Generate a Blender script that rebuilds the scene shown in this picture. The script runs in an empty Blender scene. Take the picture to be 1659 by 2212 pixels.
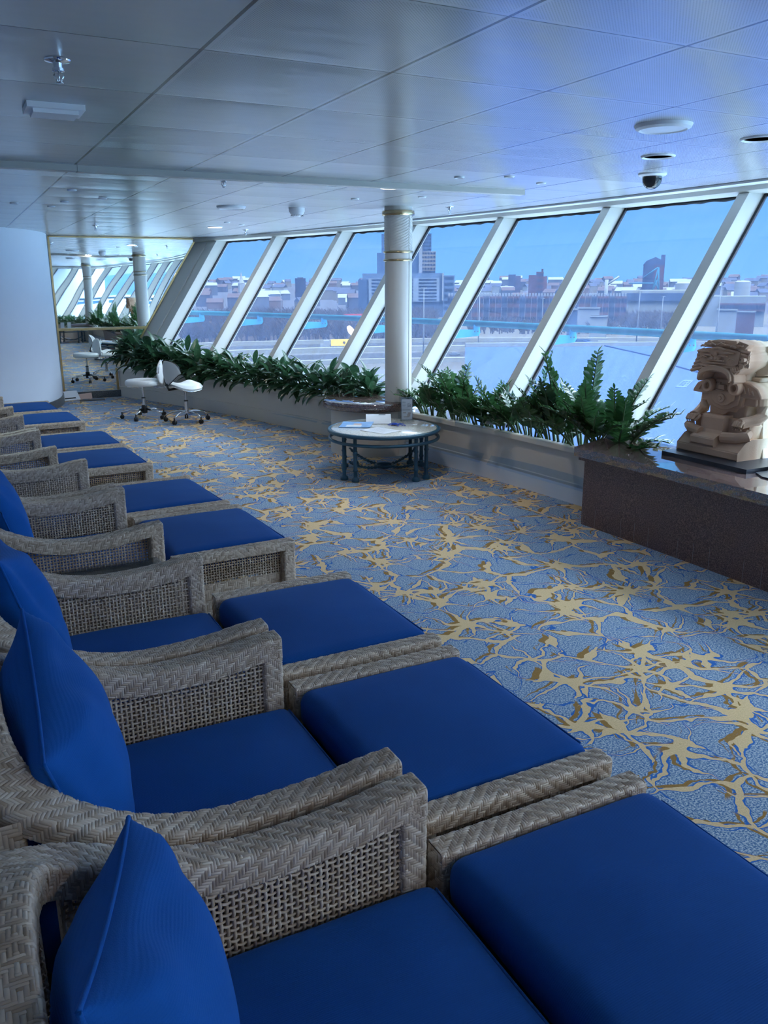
import bpy, bmesh, math, random
from mathutils import Vector, Matrix, noise
PI = math.pi
C = bpy.context.scene.collection
scn = bpy.context.scene
random.seed(7)

# ---------------------------------------------------------------- camera, sky, sun, exposure
F_PX, CAM_H = 1794.4, 1.58
ROT = ((0.88913932, -0.4576117, -0.00477472), (-0.12507472, -0.23295746, -0.96441025), (0.4402131, 0.85809228, -0.2643673))
cam_d = bpy.data.cameras.new('camera'); cam = bpy.data.objects.new('camera', cam_d); C.objects.link(cam)
cam_d.sensor_fit = 'HORIZONTAL'; cam_d.sensor_width = 36; cam_d.lens = F_PX / 1659 * 36
cam_d.clip_start = 0.05; cam_d.clip_end = 20000
rt, dn, fw = [Vector(r) for r in ROT]
m = Matrix((rt, -dn, -fw)).transposed().to_4x4(); m.translation = (0, 0, CAM_H)
cam.matrix_world = m
scn.camera = cam
scn.view_settings.view_transform = 'Standard'; scn.view_settings.look = 'None'
scn.view_settings.gamma = 1; scn.view_settings.use_curve_mapping = False
scn.view_settings.exposure = EXPOSURE = 0.0

SKY_STRENGTH = 1.0
world = bpy.data.worlds.new('sky'); scn.world = world; world.use_nodes = True
wn = world.node_tree; wn.nodes.clear()
w_out = wn.nodes.new('ShaderNodeOutputWorld'); w_bg = wn.nodes.new('ShaderNodeBackground')
w_tc = wn.nodes.new('ShaderNodeTexCoord'); w_sep = wn.nodes.new('ShaderNodeSeparateXYZ')
w_ramp = wn.nodes.new('ShaderNodeValToRGB')
w_ramp.color_ramp.elements[0].position = 0.0; w_ramp.color_ramp.elements[0].color = (0.20, 0.48, 0.96, 1)
w_ramp.color_ramp.elements[1].position = 0.9; w_ramp.color_ramp.elements[1].color = (0.12, 0.36, 0.85, 1)
e = w_ramp.color_ramp.elements.new(0.22); e.color = (0.10, 0.40, 0.95, 1)
w_cl = wn.nodes.new('ShaderNodeTexNoise'); w_cl.inputs['Scale'].default_value = 3.0; w_cl.inputs['Detail'].default_value = 6
w_map = wn.nodes.new('ShaderNodeMapping'); w_map.inputs['Scale'].default_value = (1, 1, 5)
w_cr = wn.nodes.new('ShaderNodeValToRGB'); w_cr.color_ramp.elements[0].position = 0.52; w_cr.color_ramp.elements[1].position = 0.8
w_cr.color_ramp.elements[1].color = (0.28, 0.28, 0.28, 1)
w_mix = wn.nodes.new('ShaderNodeMixRGB'); w_mix.inputs['Color2'].default_value = (0.62, 0.78, 1.05, 1)
# unseen bright sky band overhead, added to light the room, and a broad glow round the sun (-y side)
SUN_DIR = Vector((0.33, -0.60, 0.73)).normalized()
HIGH, GLOW = 23.0, 11.0
def w_mr(sock, a, b, lo=0.0, hi=1.0):
    nd = wn.nodes.new('ShaderNodeMapRange'); nd.interpolation_type = 'SMOOTHSTEP'
    nd.inputs['From Min'].default_value = a; nd.inputs['From Max'].default_value = b; nd.inputs['To Min'].default_value = lo; nd.inputs['To Max'].default_value = hi
    wn.links.new(sock, nd.inputs['Value']); return nd.outputs[0]
def w_m(op, a, b):
    nd = wn.nodes.new('ShaderNodeMath'); nd.operation = op
    for k, v in enumerate((a, b)):
        if isinstance(v, bpy.types.NodeSocket): wn.links.new(v, nd.inputs[k])
        else: nd.inputs[k].default_value = v
    return nd.outputs[0]
L = wn.links.new
L(w_tc.outputs['Generated'], w_sep.inputs[0]); L(w_sep.outputs['Z'], w_ramp.inputs[0])
L(w_tc.outputs['Generated'], w_map.inputs[0]); L(w_map.outputs[0], w_cl.inputs['Vector']); L(w_cl.outputs['Fac'], w_cr.inputs[0])
L(w_ramp.outputs[0], w_mix.inputs['Color1']); L(w_cr.outputs[0], w_mix.inputs['Fac'])
w_dot = wn.nodes.new('ShaderNodeVectorMath'); w_dot.operation = 'DOT_PRODUCT'; L(w_tc.outputs['Generated'], w_dot.inputs[0]); w_dot.inputs[1].default_value = SUN_DIR
hi_f = w_m('MULTIPLY', w_mr(w_sep.outputs['Z'], 0.38, 0.62), HIGH)
gl_f = w_m('MULTIPLY', w_m('MULTIPLY', w_mr(w_dot.outputs['Value'], 0.30, 0.95), w_mr(w_sep.outputs['Z'], 0.02, 0.30, 0.12, 1.0)), GLOW)
w_add = wn.nodes.new('ShaderNodeVectorMath'); w_add.operation = 'SCALE'; w_add.inputs[0].default_value = (0.84, 0.96, 1.06); L(w_m('ADD', hi_f, gl_f), w_add.inputs['Scale'])
w_sum = wn.nodes.new('ShaderNodeVectorMath'); w_sum.operation = 'ADD'; L(w_mix.outputs[0], w_sum.inputs[0]); L(w_add.outputs[0], w_sum.inputs[1])
L(w_sum.outputs[0], w_bg.inputs['Color'])
w_bg.inputs['Strength'].default_value = SKY_STRENGTH
L(w_bg.outputs[0], w_out.inputs['Surface'])

sun_d = bpy.data.lights.new('sun', 'SUN'); sun_d.energy = 4.0; sun_d.color = (0.97, 0.98, 1.0); sun_d.angle = 0.01
sun = bpy.data.objects.new('sun', sun_d); C.objects.link(sun)
sun.rotation_euler = (-SUN_DIR).to_track_quat('-Z', 'Y').to_euler()

# ---------------------------------------------------------------- helpers
def tag(o, label=None, cat=None, group=None, kind=None):
    if label: o['label'] = label
    if cat: o['category'] = cat
    if group: o['group'] = group
    if kind: o['kind'] = kind
    return o
def thing(name, label, cat, loc=(0, 0, 0), rz=0, group=None):
    o = bpy.data.objects.new(name, None); C.objects.link(o); o.empty_display_size = 0.1
    o.location = loc; o.rotation_euler = (0, 0, rz)
    return tag(o, label, cat, group)
def dup(o, loc=None, rz=None, parent=None, scale=None):
    c = o.copy(); C.objects.link(c); c.parent = parent
    if loc is not None: c.location = loc
    if rz is not None: c.rotation_euler = (0, 0, rz)
    if scale is not None: c.scale = scale if hasattr(scale, '__len__') else (scale,) * 3
    for ch in list(o.children):
        d = dup(ch, parent=c)
    return c
class MB:
    def __init__(s): s.v = []; s.f = []; s.fm = []; s.mi = 0
    def face(s, idx): s.f.append(idx); s.fm.append(s.mi)
    def grid(s, rows, close_u=False, close_v=False):
        o = len(s.v); nr = len(rows); nc = len(rows[0])
        for r in rows: s.v.extend([tuple(p) for p in r])
        for i in range(nr - (0 if close_u else 1)):
            for j in range(nc - (0 if close_v else 1)):
                a, b = i, (i + 1) % nr; c, d = j, (j + 1) % nc
                s.face((o + a * nc + c, o + b * nc + c, o + b * nc + d, o + a * nc + d))
    def box(s, x0, x1, y0, y1, z0, z1, M=None):
        P = [(x, y, z) for z in (z0, z1) for y in (y0, y1) for x in (x0, x1)]
        if M: P = [tuple(M @ Vector(p)) for p in P]
        o = len(s.v); s.v.extend(P)
        for q in ((0, 2, 3, 1), (4, 5, 7, 6), (0, 1, 5, 4), (2, 6, 7, 3), (0, 4, 6, 2), (1, 3, 7, 5)): s.face(tuple(o + k for k in q))
    def prism(s, poly, z0, z1, M=None):
        n = len(poly); o = len(s.v)
        P = [(p[0], p[1], z0) for p in poly] + [(p[0], p[1], z1) for p in poly]
        if M: P = [tuple(M @ Vector(p)) for p in P]
        s.v.extend(P)
        s.face(tuple(o + k for k in reversed(range(n)))); s.face(tuple(o + n + k for k in range(n)))
        for k in range(n): s.face((o + k, o + (k + 1) % n, o + n + (k + 1) % n, o + n + k))
    def lathe(s, prof, n=32, c=(0, 0, 0), M=None):
        rows = []
        for r, z in prof:
            row = [Vector((c[0] + r * math.cos(2 * PI * k / n), c[1] + r * math.sin(2 * PI * k / n), c[2] + z)) for k in range(n)]
            rows.append([M @ p for p in row] if M else row)
        s.grid(rows, close_v=True)
        for row, rev in ((0, True), (len(prof) - 1, False)):
            if prof[row][0] > 1e-6:
                o = len(s.v) - (len(prof) - row) * n
                idx = [o + k for k in range(n)]
                s.face(tuple(reversed(idx)) if rev else tuple(idx))
    def tube(s, pts, r, n=8, close=False, cap=True, flat=1.0):
        pts = [Vector(p) for p in pts]; N = len(pts); rows = []
        up = Vector((0, 0, 1))
        for i, p in enumerate(pts):
            a = pts[(i - 1) % N] if (close or i > 0) else p
            b = pts[(i + 1) % N] if (close or i < N - 1) else p
            t = (b - a).normalized()
            u = up - t * up.dot(t)
            if u.length < 0.05: u = Vector((1, 0, 0)) - t * t.x
            u.normalize(); w = t.cross(u)
            rr = r[i] if isinstance(r, (list, tuple)) else r
            rows.append([p + (u * math.cos(2 * PI * k / n) * flat + w * math.sin(2 * PI * k / n)) * rr for k in range(n)])
        s.grid(rows, close_u=close, close_v=True)
        if not close and cap:
            o = len(s.v) - N * n
            s.face(tuple(o + k for k in range(n))); o = len(s.v) - n; s.face(tuple(o + k for k in reversed(range(n))))
    def rbox(s, cx, cy, cz, lx, ly, lz, r, n=8, bulge=0.0, wob=0.0, M=None, seed=0):
        # rounded, slightly pillowed box
        base = len(s.v); key = {}
        hx, hy, hz = lx / 2, ly / 2, lz / 2
        def vert(a, b, c):
            k = (a, b, c)
            if k in key: return key[k]
            p = Vector([math.sin((t / n * 2 - 1) * PI / 2) for t in (a, b, c)])      # denser towards the edges
            q = Vector((p.x * hx, p.y * hy, p.z * hz))
            inn = Vector((max(-hx + r, min(hx - r, q.x)), max(-hy + r, min(hy - r, q.y)), max(-hz + r, min(hz - r, q.z))))
            d = q - inn
            if d.length > 1e-9: q = inn + d.normalized() * r
            bz = bulge * (1 - p.x ** 2) * (1 - p.y ** 2)
            q.z += bz * (1 if p.z > 0 else -0.2) * abs(p.z)
            if wob: q += Vector([wob * noise.noise(q * 9 + Vector((seed * 7.1 + i * 11, 3, 1))) for i in range(3)])
            q += Vector((cx, cy, cz))
            if M: q = M @ q
            s.v.append(tuple(q)); key[k] = len(s.v) - 1
            return key[k]
        for ax in range(3):
            for sd in (0, n):
                for i in range(n):
                    for j in range(n):
                        def g(a, b):
                            t = [0, 0, 0]; t[ax] = sd; t[(ax + 1) % 3] = a; t[(ax + 2) % 3] = b; return vert(*t)
                        q = (g(i, j), g(i + 1, j), g(i + 1, j + 1), g(i, j + 1))
                        s.face(q if sd else q[::-1])
    def build(s, name, mat, parent=None, smooth=True, auto=None, label=None, loc=None):
        me = bpy.data.meshes.new(name); me.from_pydata(s.v, [], s.f)
        mats = mat if isinstance(mat, (list, tuple)) else [mat]
        for mm in mats: me.materials.append(mm)
        if len(mats) > 1: me.polygons.foreach_set('material_index', s.fm)
        me.validate()
        if smooth:
            me.polygons.foreach_set('use_smooth', [True] * len(me.polygons))
            if auto:
                bm = bmesh.new(); bm.from_mesh(me)
                for ed in bm.edges:
                    if len(ed.link_faces) == 2 and ed.calc_face_angle(0) > math.radians(auto): ed.smooth = False
                bm.to_mesh(me); bm.free()
        me.update()
        o = bpy.data.objects.new(name, me); C.objects.link(o); o.parent = parent
        if loc is not None: o.location = loc
        if label: o['label'] = label
        return o
def struct(name, mb, mat, smooth=False, auto=None, parent=None):
    o = mb.build(name, mat, parent, smooth, auto)
    if parent is None: o['kind'] = 'structure'
    return o

# ---------------------------------------------------------------- node helpers
class Sh:
    def __init__(s, name):
        s.m = bpy.data.materials.new(name); s.m.use_nodes = True; s.t = s.m.node_tree
        s.b = s.t.nodes['Principled BSDF']; s.o = s.t.nodes['Material Output']
    def n(s, typ, **kw):
        nd = s.t.nodes.new(typ)
        for k, v in kw.items(): setattr(nd, k, v)
        return nd
    def link(s, a, b): s.t.links.new(a, b)
    def put(s, sock, v):
        if isinstance(v, bpy.types.NodeSocket): s.link(v, sock)
        else: sock.default_value = v
    def math(s, op, a, b=0.0, c=0.0):
        nd = s.n('ShaderNodeMath', operation=op)
        for i, v in enumerate((a, b, c)): s.put(nd.inputs[i], v)
        return nd.outputs[0]
    def vmath(s, op, a, b=(0, 0, 0), scale=None):
        nd = s.n('ShaderNodeVectorMath', operation=op); s.put(nd.inputs[0], a); s.put(nd.inputs[1], b)
        if scale is not None: s.put(nd.inputs['Scale'], scale)
        return nd.outputs[0]
    def obj(s): return s.n('ShaderNodeTexCoord').outputs['Object']
    def noise(s, vec, scale, detail=2, rough=0.5, out='Fac', dist=0.0):
        nd = s.n('ShaderNodeTexNoise'); s.put(nd.inputs['Vector'], vec)
        nd.inputs['Scale'].default_value = scale; nd.inputs['Detail'].default_value = detail; nd.inputs['Roughness'].default_value = rough
        nd.inputs['Distortion'].default_value = dist
        return nd.outputs[out]
    def ramp(s, fac, stops, interp='LINEAR'):
        nd = s.n('ShaderNodeValToRGB'); r = nd.color_ramp; r.interpolation = interp
        while len(r.elements) > 1: r.elements.remove(r.elements[-1])
        r.elements[0].position = stops[0][0]; r.elements[0].color = tuple(stops[0][1]) + (1,)
        for p, c in stops[1:]: r.elements.new(p).color = tuple(c) + (1,)
        s.put(nd.inputs[0], fac); return nd.outputs[0]
    def mix(s, fac, a, b):
        nd = s.n('ShaderNodeMixRGB'); s.put(nd.inputs[0], fac)
        for i, v in ((1, a), (2, b)):
            s.put(nd.inputs[i], v if isinstance(v, bpy.types.NodeSocket) else tuple(v) + (1,))
        return nd.outputs[0]
    def step(s, x, e, w=0.01):
        nd = s.n('ShaderNodeMapRange'); nd.interpolation_type = 'SMOOTHSTEP'
        s.put(nd.inputs['Value'], x); s.put(nd.inputs['From Min'], e); 
        if isinstance(e, bpy.types.NodeSocket): s.put(nd.inputs['From Max'], s.math('ADD', e, w))
        else: nd.inputs['From Max'].default_value = e + w
        return nd.outputs[0]
    def bump(s, h, strength=0.5, dist=0.01):
        nd = s.n('ShaderNodeBump'); nd.inputs['Strength'].default_value = strength; nd.inputs['Distance'].default_value = dist
        s.put(nd.inputs['Height'], h); s.link(nd.outputs[0], s.b.inputs['Normal']); return nd
    def col(s, c): s.put(s.b.inputs['Base Color'], c if isinstance(c, bpy.types.NodeSocket) else tuple(c) + (1,)); return s
    def set(s, **kw):
        for k, v in kw.items(): s.put(s.b.inputs[k.replace('_', ' ')], v)
        return s
def plain(name, c, rough=0.5, metal=0.0, var=0.06, scale=8.0, bump=0.0, **kw):
    # every surface gets a little procedural unevenness
    s = Sh(name); n = s.noise(s.obj(), scale, 3)
    a = tuple(x * (1 - var) for x in c); b = tuple(min(1, x * (1 + var)) for x in c)
    s.col(s.mix(n, a, b)); s.set(Roughness=rough, Metallic=metal, **kw)
    if bump: s.bump(s.noise(s.obj(), scale * 12, 3), bump, 0.003)
    return s.m

M = {}
# painted metal ceiling panels with joints, pillowing and perforation
JX0, JDX, JY0, JDY = 0.77, 0.632, 2.005, 0.659
s = Sh('ceiling_panel'); o = s.obj(); sp = s.n('ShaderNodeSeparateXYZ'); s.link(o, sp.inputs[0]); X, Y = sp.outputs[0], sp.outputs[1]
ux = s.math('DIVIDE', s.math('SUBTRACT', X, JX0 - JDX * 8), JDX); uy = s.math('DIVIDE', s.math('SUBTRACT', Y, JY0 - JDY * 16), JDY)
fx = s.math('FRACT', ux); fy = s.math('FRACT', uy)
dx = s.math('MULTIPLY', s.math('MINIMUM', fx, s.math('SUBTRACT', 1.0, fx)), JDX)
dy = s.math('MULTIPLY', s.math('MINIMUM', fy, s.math('SUBTRACT', 1.0, fy)), JDY)
lx = s.math('LESS_THAN', dx, 0.006); ly = s.math('LESS_THAN', dy, 0.0028)
joint = s.math('MAXIMUM', lx, ly)
# fine perforation
pv = s.vmath('SCALE', o, scale=1.0); nd = s.n('ShaderNodeMapping'); nd.inputs['Rotation'].default_value = (0, 0, PI / 4); s.link(o, nd.inputs[0])
sp2 = s.n('ShaderNodeSeparateXYZ'); s.link(nd.outputs[0], sp2.inputs[0])
hx = s.math('SUBTRACT', s.math('FRACT', s.math('MULTIPLY', sp2.outputs[0], 135)), 0.5); hy = s.math('SUBTRACT', s.math('FRACT', s.math('MULTIPLY', sp2.outputs[1], 135)), 0.5)
hd = s.math('SQRT', s.math('ADD', s.math('MULTIPLY', hx, hx), s.math('MULTIPLY', hy, hy)))
hole = s.math('LESS_THAN', hd, 0.27)
near = s.math('GREATER_THAN', dx, 0.02); near2 = s.math('GREATER_THAN', dy, 0.02)
# only some panels are perforated
cell = s.n('ShaderNodeCombineXYZ'); s.link(s.math('FLOOR', ux), cell.inputs[0]); s.link(s.math('FLOOR', uy), cell.inputs[1])
wn2 = s.n('ShaderNodeTexWhiteNoise', noise_dimensions='2D'); s.link(cell.outputs[0], wn2.inputs['Vector'])
perf_zone = s.math('MULTIPLY', s.math('LESS_THAN', Y, JY0 + JDY * 4), s.math('GREATER_THAN', X, JX0))
perf = s.math('MULTIPLY', s.math('MULTIPLY', hole, s.math('MULTIPLY', near, near2)), perf_zone)
c0 = s.mix(s.math('MULTIPLY', wn2.outputs['Value'], 0.5), (0.47, 0.48, 0.50), (0.52, 0.53, 0.55))
c1 = s.mix(s.math('MULTIPLY', perf, 0.55), c0, (0.12, 0.13, 0.15))
s.col(s.mix(joint, c1, (0.03, 0.035, 0.05)))
s.set(Roughness=0.22, Metallic=0.25, IOR=1.5)
pil = s.math('MULTIPLY', s.math('SUBTRACT', 1.0, s.math('POWER', s.math('ABSOLUTE', s.math('SUBTRACT', s.math('MULTIPLY', fy, 2), 1)), 2.5)), 0.0026)
wav = s.math('MULTIPLY', s.noise(s.vmath('MULTIPLY', o, (0.6, 2.2, 1)), 2.0, 2), 0.0045)
hgt = s.math('SUBTRACT', s.math('ADD', pil, wav), s.math('ADD', s.math('MULTIPLY', joint, 0.002), s.math('MULTIPLY', perf, 0.0006)))
bp = s.bump(hgt, 1.0, 1.0); M['ceiling'] = s.m

# carpet: tan coral branches with brown shadows on speckled blue
s = Sh('coral_carpet'); o = s.obj()
def coral(off):
    p = s.vmath('ADD', o, off)
    wv = s.vmath('SCALE', s.vmath('SUBTRACT', s.noise(p, 3.0, 2, out='Color'), (0.5, 0.5, 0.5)), scale=0.24)
    w2 = s.vmath('SCALE', s.vmath('SUBTRACT', s.noise(p, 11.0, 2, out='Color'), (0.5, 0.5, 0.5)), scale=0.075)
    q = s.vmath('MULTIPLY', s.vmath('ADD', s.vmath('ADD', p, wv), w2), (1, 1, 0))
    v = s.n('ShaderNodeTexVoronoi', feature='DISTANCE_TO_EDGE', voronoi_dimensions='2D'); s.link(q, v.inputs['Vector']); v.inputs['Scale'].default_value = 3.9; v.inputs['Randomness'].default_value = 0.9
    wid = s.math('ADD', s.math('MULTIPLY', s.math('SUBTRACT', s.noise(p, 5.5, 1), 0.375), 0.34), 0.0)
    net = s.math('SUBTRACT', wid, s.math('DIVIDE', v.outputs['Distance'], 1.0))          # >0 inside
    v1 = s.n('ShaderNodeTexVoronoi', feature='F1', voronoi_dimensions='2D'); s.link(q, v1.inputs['Vector']); v1.inputs['Scale'].default_value = 2.1; v1.inputs['Randomness'].default_value = 0.75
    dl = s.vmath('SUBTRACT', q, v1.outputs['Position']); sq = s.n('ShaderNodeSeparateXYZ'); s.link(dl, sq.inputs[0])
    r = s.n('ShaderNodeVectorMath', operation='LENGTH'); s.link(dl, r.inputs[0]); r = r.outputs['Value']
    a = s.math('ARCTAN2', sq.outputs[1], sq.outputs[0])
    a2 = s.math('ADD', s.math('MULTIPLY', a, 3.5), s.math('MULTIPLY', r, 5.0))
    arm = s.math('MULTIPLY', s.math('ABSOLUTE', s.math('SINE', a2)), s.math('MULTIPLY', r, 0.30))
    arm = s.math('SUBTRACT', s.math('SUBTRACT', 0.0165, s.math('MULTIPLY', r, 0.066)), arm)
    v1 = s.n('ShaderNodeTexVoronoi', feature='F1', voronoi_dimensions='2D'); s.link(s.vmath('ADD', q, (3.37, 1.91, 0)), v1.inputs['Vector']); v1.inputs['Scale'].default_value = 2.3; v1.inputs['Randomness'].default_value = 0.8
    dl = s.vmath('SUBTRACT', s.vmath('ADD', q, (3.37, 1.91, 0)), v1.outputs['Position']); sq = s.n('ShaderNodeSeparateXYZ'); s.link(dl, sq.inputs[0])
    r = s.n('ShaderNodeVectorMath', operation='LENGTH'); s.link(dl, r.inputs[0]); r = r.outputs['Value']
    a2 = s.math('SUBTRACT', s.math('MULTIPLY', s.math('ARCTAN2', sq.outputs[1], sq.outputs[0]), 3.0), s.math('MULTIPLY', r, 9.0))
    arm2 = s.math('SUBTRACT', s.math('SUBTRACT', 0.0145, s.math('MULTIPLY', r, 0.066)), s.math('MULTIPLY', s.math('ABSOLUTE', s.math('SINE', a2)), s.math('MULTIPLY', r, 0.36)))
    return s.math('MAXIMUM', arm2, s.math('MAXIMUM', s.math('MULTIPLY', net, 0.25), arm))
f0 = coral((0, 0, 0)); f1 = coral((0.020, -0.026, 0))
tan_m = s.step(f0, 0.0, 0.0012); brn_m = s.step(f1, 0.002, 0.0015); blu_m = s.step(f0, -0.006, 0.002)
gate = s.step(s.noise(o, 5.0, 1), 0.42, 0.05)
sp1 = s.noise(o, 150, 2, 0.7); sp3 = s.noise(o, 60, 2)
bg = s.ramp(sp1, ((0.36, (0.04, 0.11, 0.27)), (0.47, (0.15, 0.25, 0.40)), (0.53, (0.38, 0.46, 0.53)), (0.66, (0.64, 0.68, 0.68))))
bg = s.mix(s.math('MULTIPLY', sp3, 0.25), bg, (0.14, 0.26, 0.44))
bluec = s.mix(sp1, (0.02, 0.10, 0.38), (0.05, 0.20, 0.55))
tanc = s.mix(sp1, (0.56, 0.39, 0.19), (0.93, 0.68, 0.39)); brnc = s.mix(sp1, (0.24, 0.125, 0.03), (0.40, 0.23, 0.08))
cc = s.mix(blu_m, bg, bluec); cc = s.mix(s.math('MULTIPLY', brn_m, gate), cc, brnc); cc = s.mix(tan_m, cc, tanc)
s.col(cc); s.set(Roughness=0.95); s.b.inputs['Specular IOR Level'].default_value = 0.1
s.bump(s.noise(o, 260, 2), 0.5, 0.004); M['carpet'] = s.m

def granite(name, c0, c1, c2, rough, sc=150):
    s = Sh(name); o = s.obj(); n1 = s.noise(o, sc, 3, 0.65); n2 = s.noise(o, sc * 0.35, 2)
    v = s.n('ShaderNodeTexVoronoi'); s.link(o, v.inputs['Vector']); v.inputs['Scale'].default_value = sc * 0.9
    a = s.ramp(n1, ((0.38, c0), (0.5, c1), (0.62, c2)))
    s.col(s.mix(s.math('MULTIPLY', n2, 0.5), a, s.mix(v.outputs['Distance'], c0, c1))); s.set(Roughness=rough)
    return s.m
M['granite'] = granite('red_granite', (0.035, 0.024, 0.026), (0.12, 0.072, 0.066), (0.26, 0.17, 0.155), 0.03)
M['granite'].node_tree.nodes['Principled BSDF'].inputs['IOR'].default_value = 2.3
M['granite_front'] = granite('red_granite_honed', (0.060, 0.038, 0.038), (0.16, 0.095, 0.085), (0.34, 0.21, 0.18), 0.35)
M['granite_dark'] = granite('grey_granite', (0.03, 0.035, 0.04), (0.08, 0.09, 0.10), (0.16, 0.17, 0.18), 0.3)
M['wall'] = plain('white_wall', (0.60, 0.65, 0.74), 0.75, bump=0.05, var=0.02)
M['rim'] = plain('cream_rim', (0.66, 0.62, 0.54), 0.35, var=0.02)
M['trim'] = plain('cream_trim', (0.47, 0.47, 0.44), 0.4, var=0.02)
M['white'] = plain('white_paint', (0.70, 0.74, 0.80), 0.4, var=0.02)
M['planter'] = plain('beige_planter', (0.60, 0.55, 0.49), 0.6, var=0.03)
M['column'] = plain('column_paint', (0.52, 0.51, 0.48), 0.32, var=0.02)
M['bright_white'] = plain('bright_white_plastic', (0.86, 0.87, 0.90), 0.4, var=0.01)
M['gasket'] = plain('black_gasket', (0.012, 0.012, 0.02), 0.6)
M['brass'] = plain('brass', (0.62, 0.46, 0.22), 0.18, 1.0)
M['gold'] = plain('worn_brass', (0.42, 0.33, 0.20), 0.25, 1.0)
M['chrome'] = plain('chrome', (0.75, 0.76, 0.78), 0.10, 1.0)
M['steel'] = plain('brushed_metal', (0.5, 0.5, 0.5), 0.3, 1.0)
M['black'] = plain('black_plastic', (0.012, 0.013, 0.015), 0.4)
M['vinyl'] = plain('white_vinyl', (0.80, 0.80, 0.78), 0.32, var=0.02)
M['vinyl_back'] = plain('grey_vinyl', (0.55, 0.56, 0.55), 0.5, var=0.03)
M['teal'] = plain('teal_paint', (0.022, 0.085, 0.135), 0.35, var=0.1)
M['railteal'] = plain('teal_rail_paint', (0.010, 0.050, 0.062), 0.8, Specular_IOR_Level=0.0)
M['platecyan'] = plain('cyan_plate_paint', (0.018, 0.11, 0.19), 0.8, Specular_IOR_Level=0.0)
M['soil'] = plain('potting_soil', (0.02, 0.014, 0.010), 0.95, var=0.4, scale=60, bump=0.8)
M['slate'] = plain('black_slate', (0.02, 0.024, 0.035), 0.35)
M['paper'] = plain('paper', (0.75, 0.76, 0.78), 0.6, var=0.02)
M['ink'] = plain('grey_ink', (0.22, 0.25, 0.30), 0.7)
M['pink'] = plain('pale_pink_paper', (0.65, 0.45, 0.38), 0.6)
M['darkcover'] = plain('dark_booklet_cover', (0.06, 0.05, 0.06), 0.4)
M['ribbon'] = plain('royal_blue_ribbon', (0.01, 0.06, 0.42), 0.3, var=0.25, scale=40)
M['lightblue'] = plain('light_blue_print', (0.22, 0.42, 0.75), 0.3, var=0.4, scale=25)
M['lens'] = plain('lamp_recess', (0.05, 0.05, 0.05), 0.2, 0.5)
M['copper'] = plain('copper_reflector', (0.5, 0.14, 0.08), 0.25, 0.9)
M['mirror'] = plain('mirror_silver', (0.80, 0.87, 0.86), 0.015, 1.0, var=0.005)
# a slightly buckled mirror
s2 = M['mirror'].node_tree; b2 = s2.nodes['Principled BSDF']; bm2 = s2.nodes.new('ShaderNodeBump'); bm2.inputs['Strength'].default_value = 0.25; bm2.inputs['Distance'].default_value = 0.01
tn = s2.nodes.new('ShaderNodeTexNoise'); tn.inputs['Scale'].default_value = 1.3; tn.inputs['Detail'].default_value = 0; tc2 = s2.nodes.new('ShaderNodeTexCoord')
s2.links.new(tc2.outputs['Object'], tn.inputs['Vector']); s2.links.new(tn.outputs['Fac'], bm2.inputs['Height']); s2.links.new(bm2.outputs[0], b2.inputs['Normal'])

# speckled cream stone table top
s = Sh('cream_terrazzo'); o = s.obj(); s.col(s.ramp(s.noise(o, 90, 4, 0.7), ((0.36, (0.42, 0.38, 0.30)), (0.45, (0.66, 0.64, 0.57)), (0.6, (0.74, 0.72, 0.66))))); s.set(Roughness=0.10, IOR=1.8); M['terrazzo'] = s.m
# blue ribbed outdoor fabric
def fabric(name, ax):
    s = Sh(name); o = s.obj(); sp = s.n('ShaderNodeSeparateXYZ'); s.link(o, sp.inputs[0])
    n1 = s.noise(o, 6, 3)
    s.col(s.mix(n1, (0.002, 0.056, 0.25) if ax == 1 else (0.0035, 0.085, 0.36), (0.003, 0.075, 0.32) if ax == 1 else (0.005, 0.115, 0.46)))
    rib = s.math('SINE', s.math('MULTIPLY', sp.outputs[ax], 1500))
    h = s.math('ADD', s.math('MULTIPLY', rib, 0.25), s.noise(o, 500, 2))
    s.bump(h, 0.35, 0.0015); s.set(Roughness=0.85); s.b.inputs['Sheen Weight'].default_value = 0.12; s.b.inputs['Sheen Tint'].default_value = (0.2, 0.5, 1, 1); s.b.inputs['Specular IOR Level'].default_value = 0.25
    return s.m
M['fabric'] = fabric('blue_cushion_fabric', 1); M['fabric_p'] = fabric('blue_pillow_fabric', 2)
# wicker strands: tone differs from strand to strand
s = Sh('wicker_strand'); g = s.n('ShaderNodeNewGeometry'); n1 = s.noise(s.obj(), 35, 3)
c = s.ramp(g.outputs['Random Per Island'], ((0.0, (0.40, 0.295, 0.205)), (0.35, (0.57, 0.445, 0.335)), (0.7, (0.69, 0.56, 0.44)), (1.0, (0.82, 0.71, 0.58))))
s.col(s.mix(s.math('MULTIPLY', n1, 0.35), c, (0.49, 0.385, 0.29))); s.set(Roughness=0.30); M['wicker'] = s.m
M['wicker_core'] = plain('wicker_core', (0.20, 0.15, 0.11), 0.8)
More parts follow.
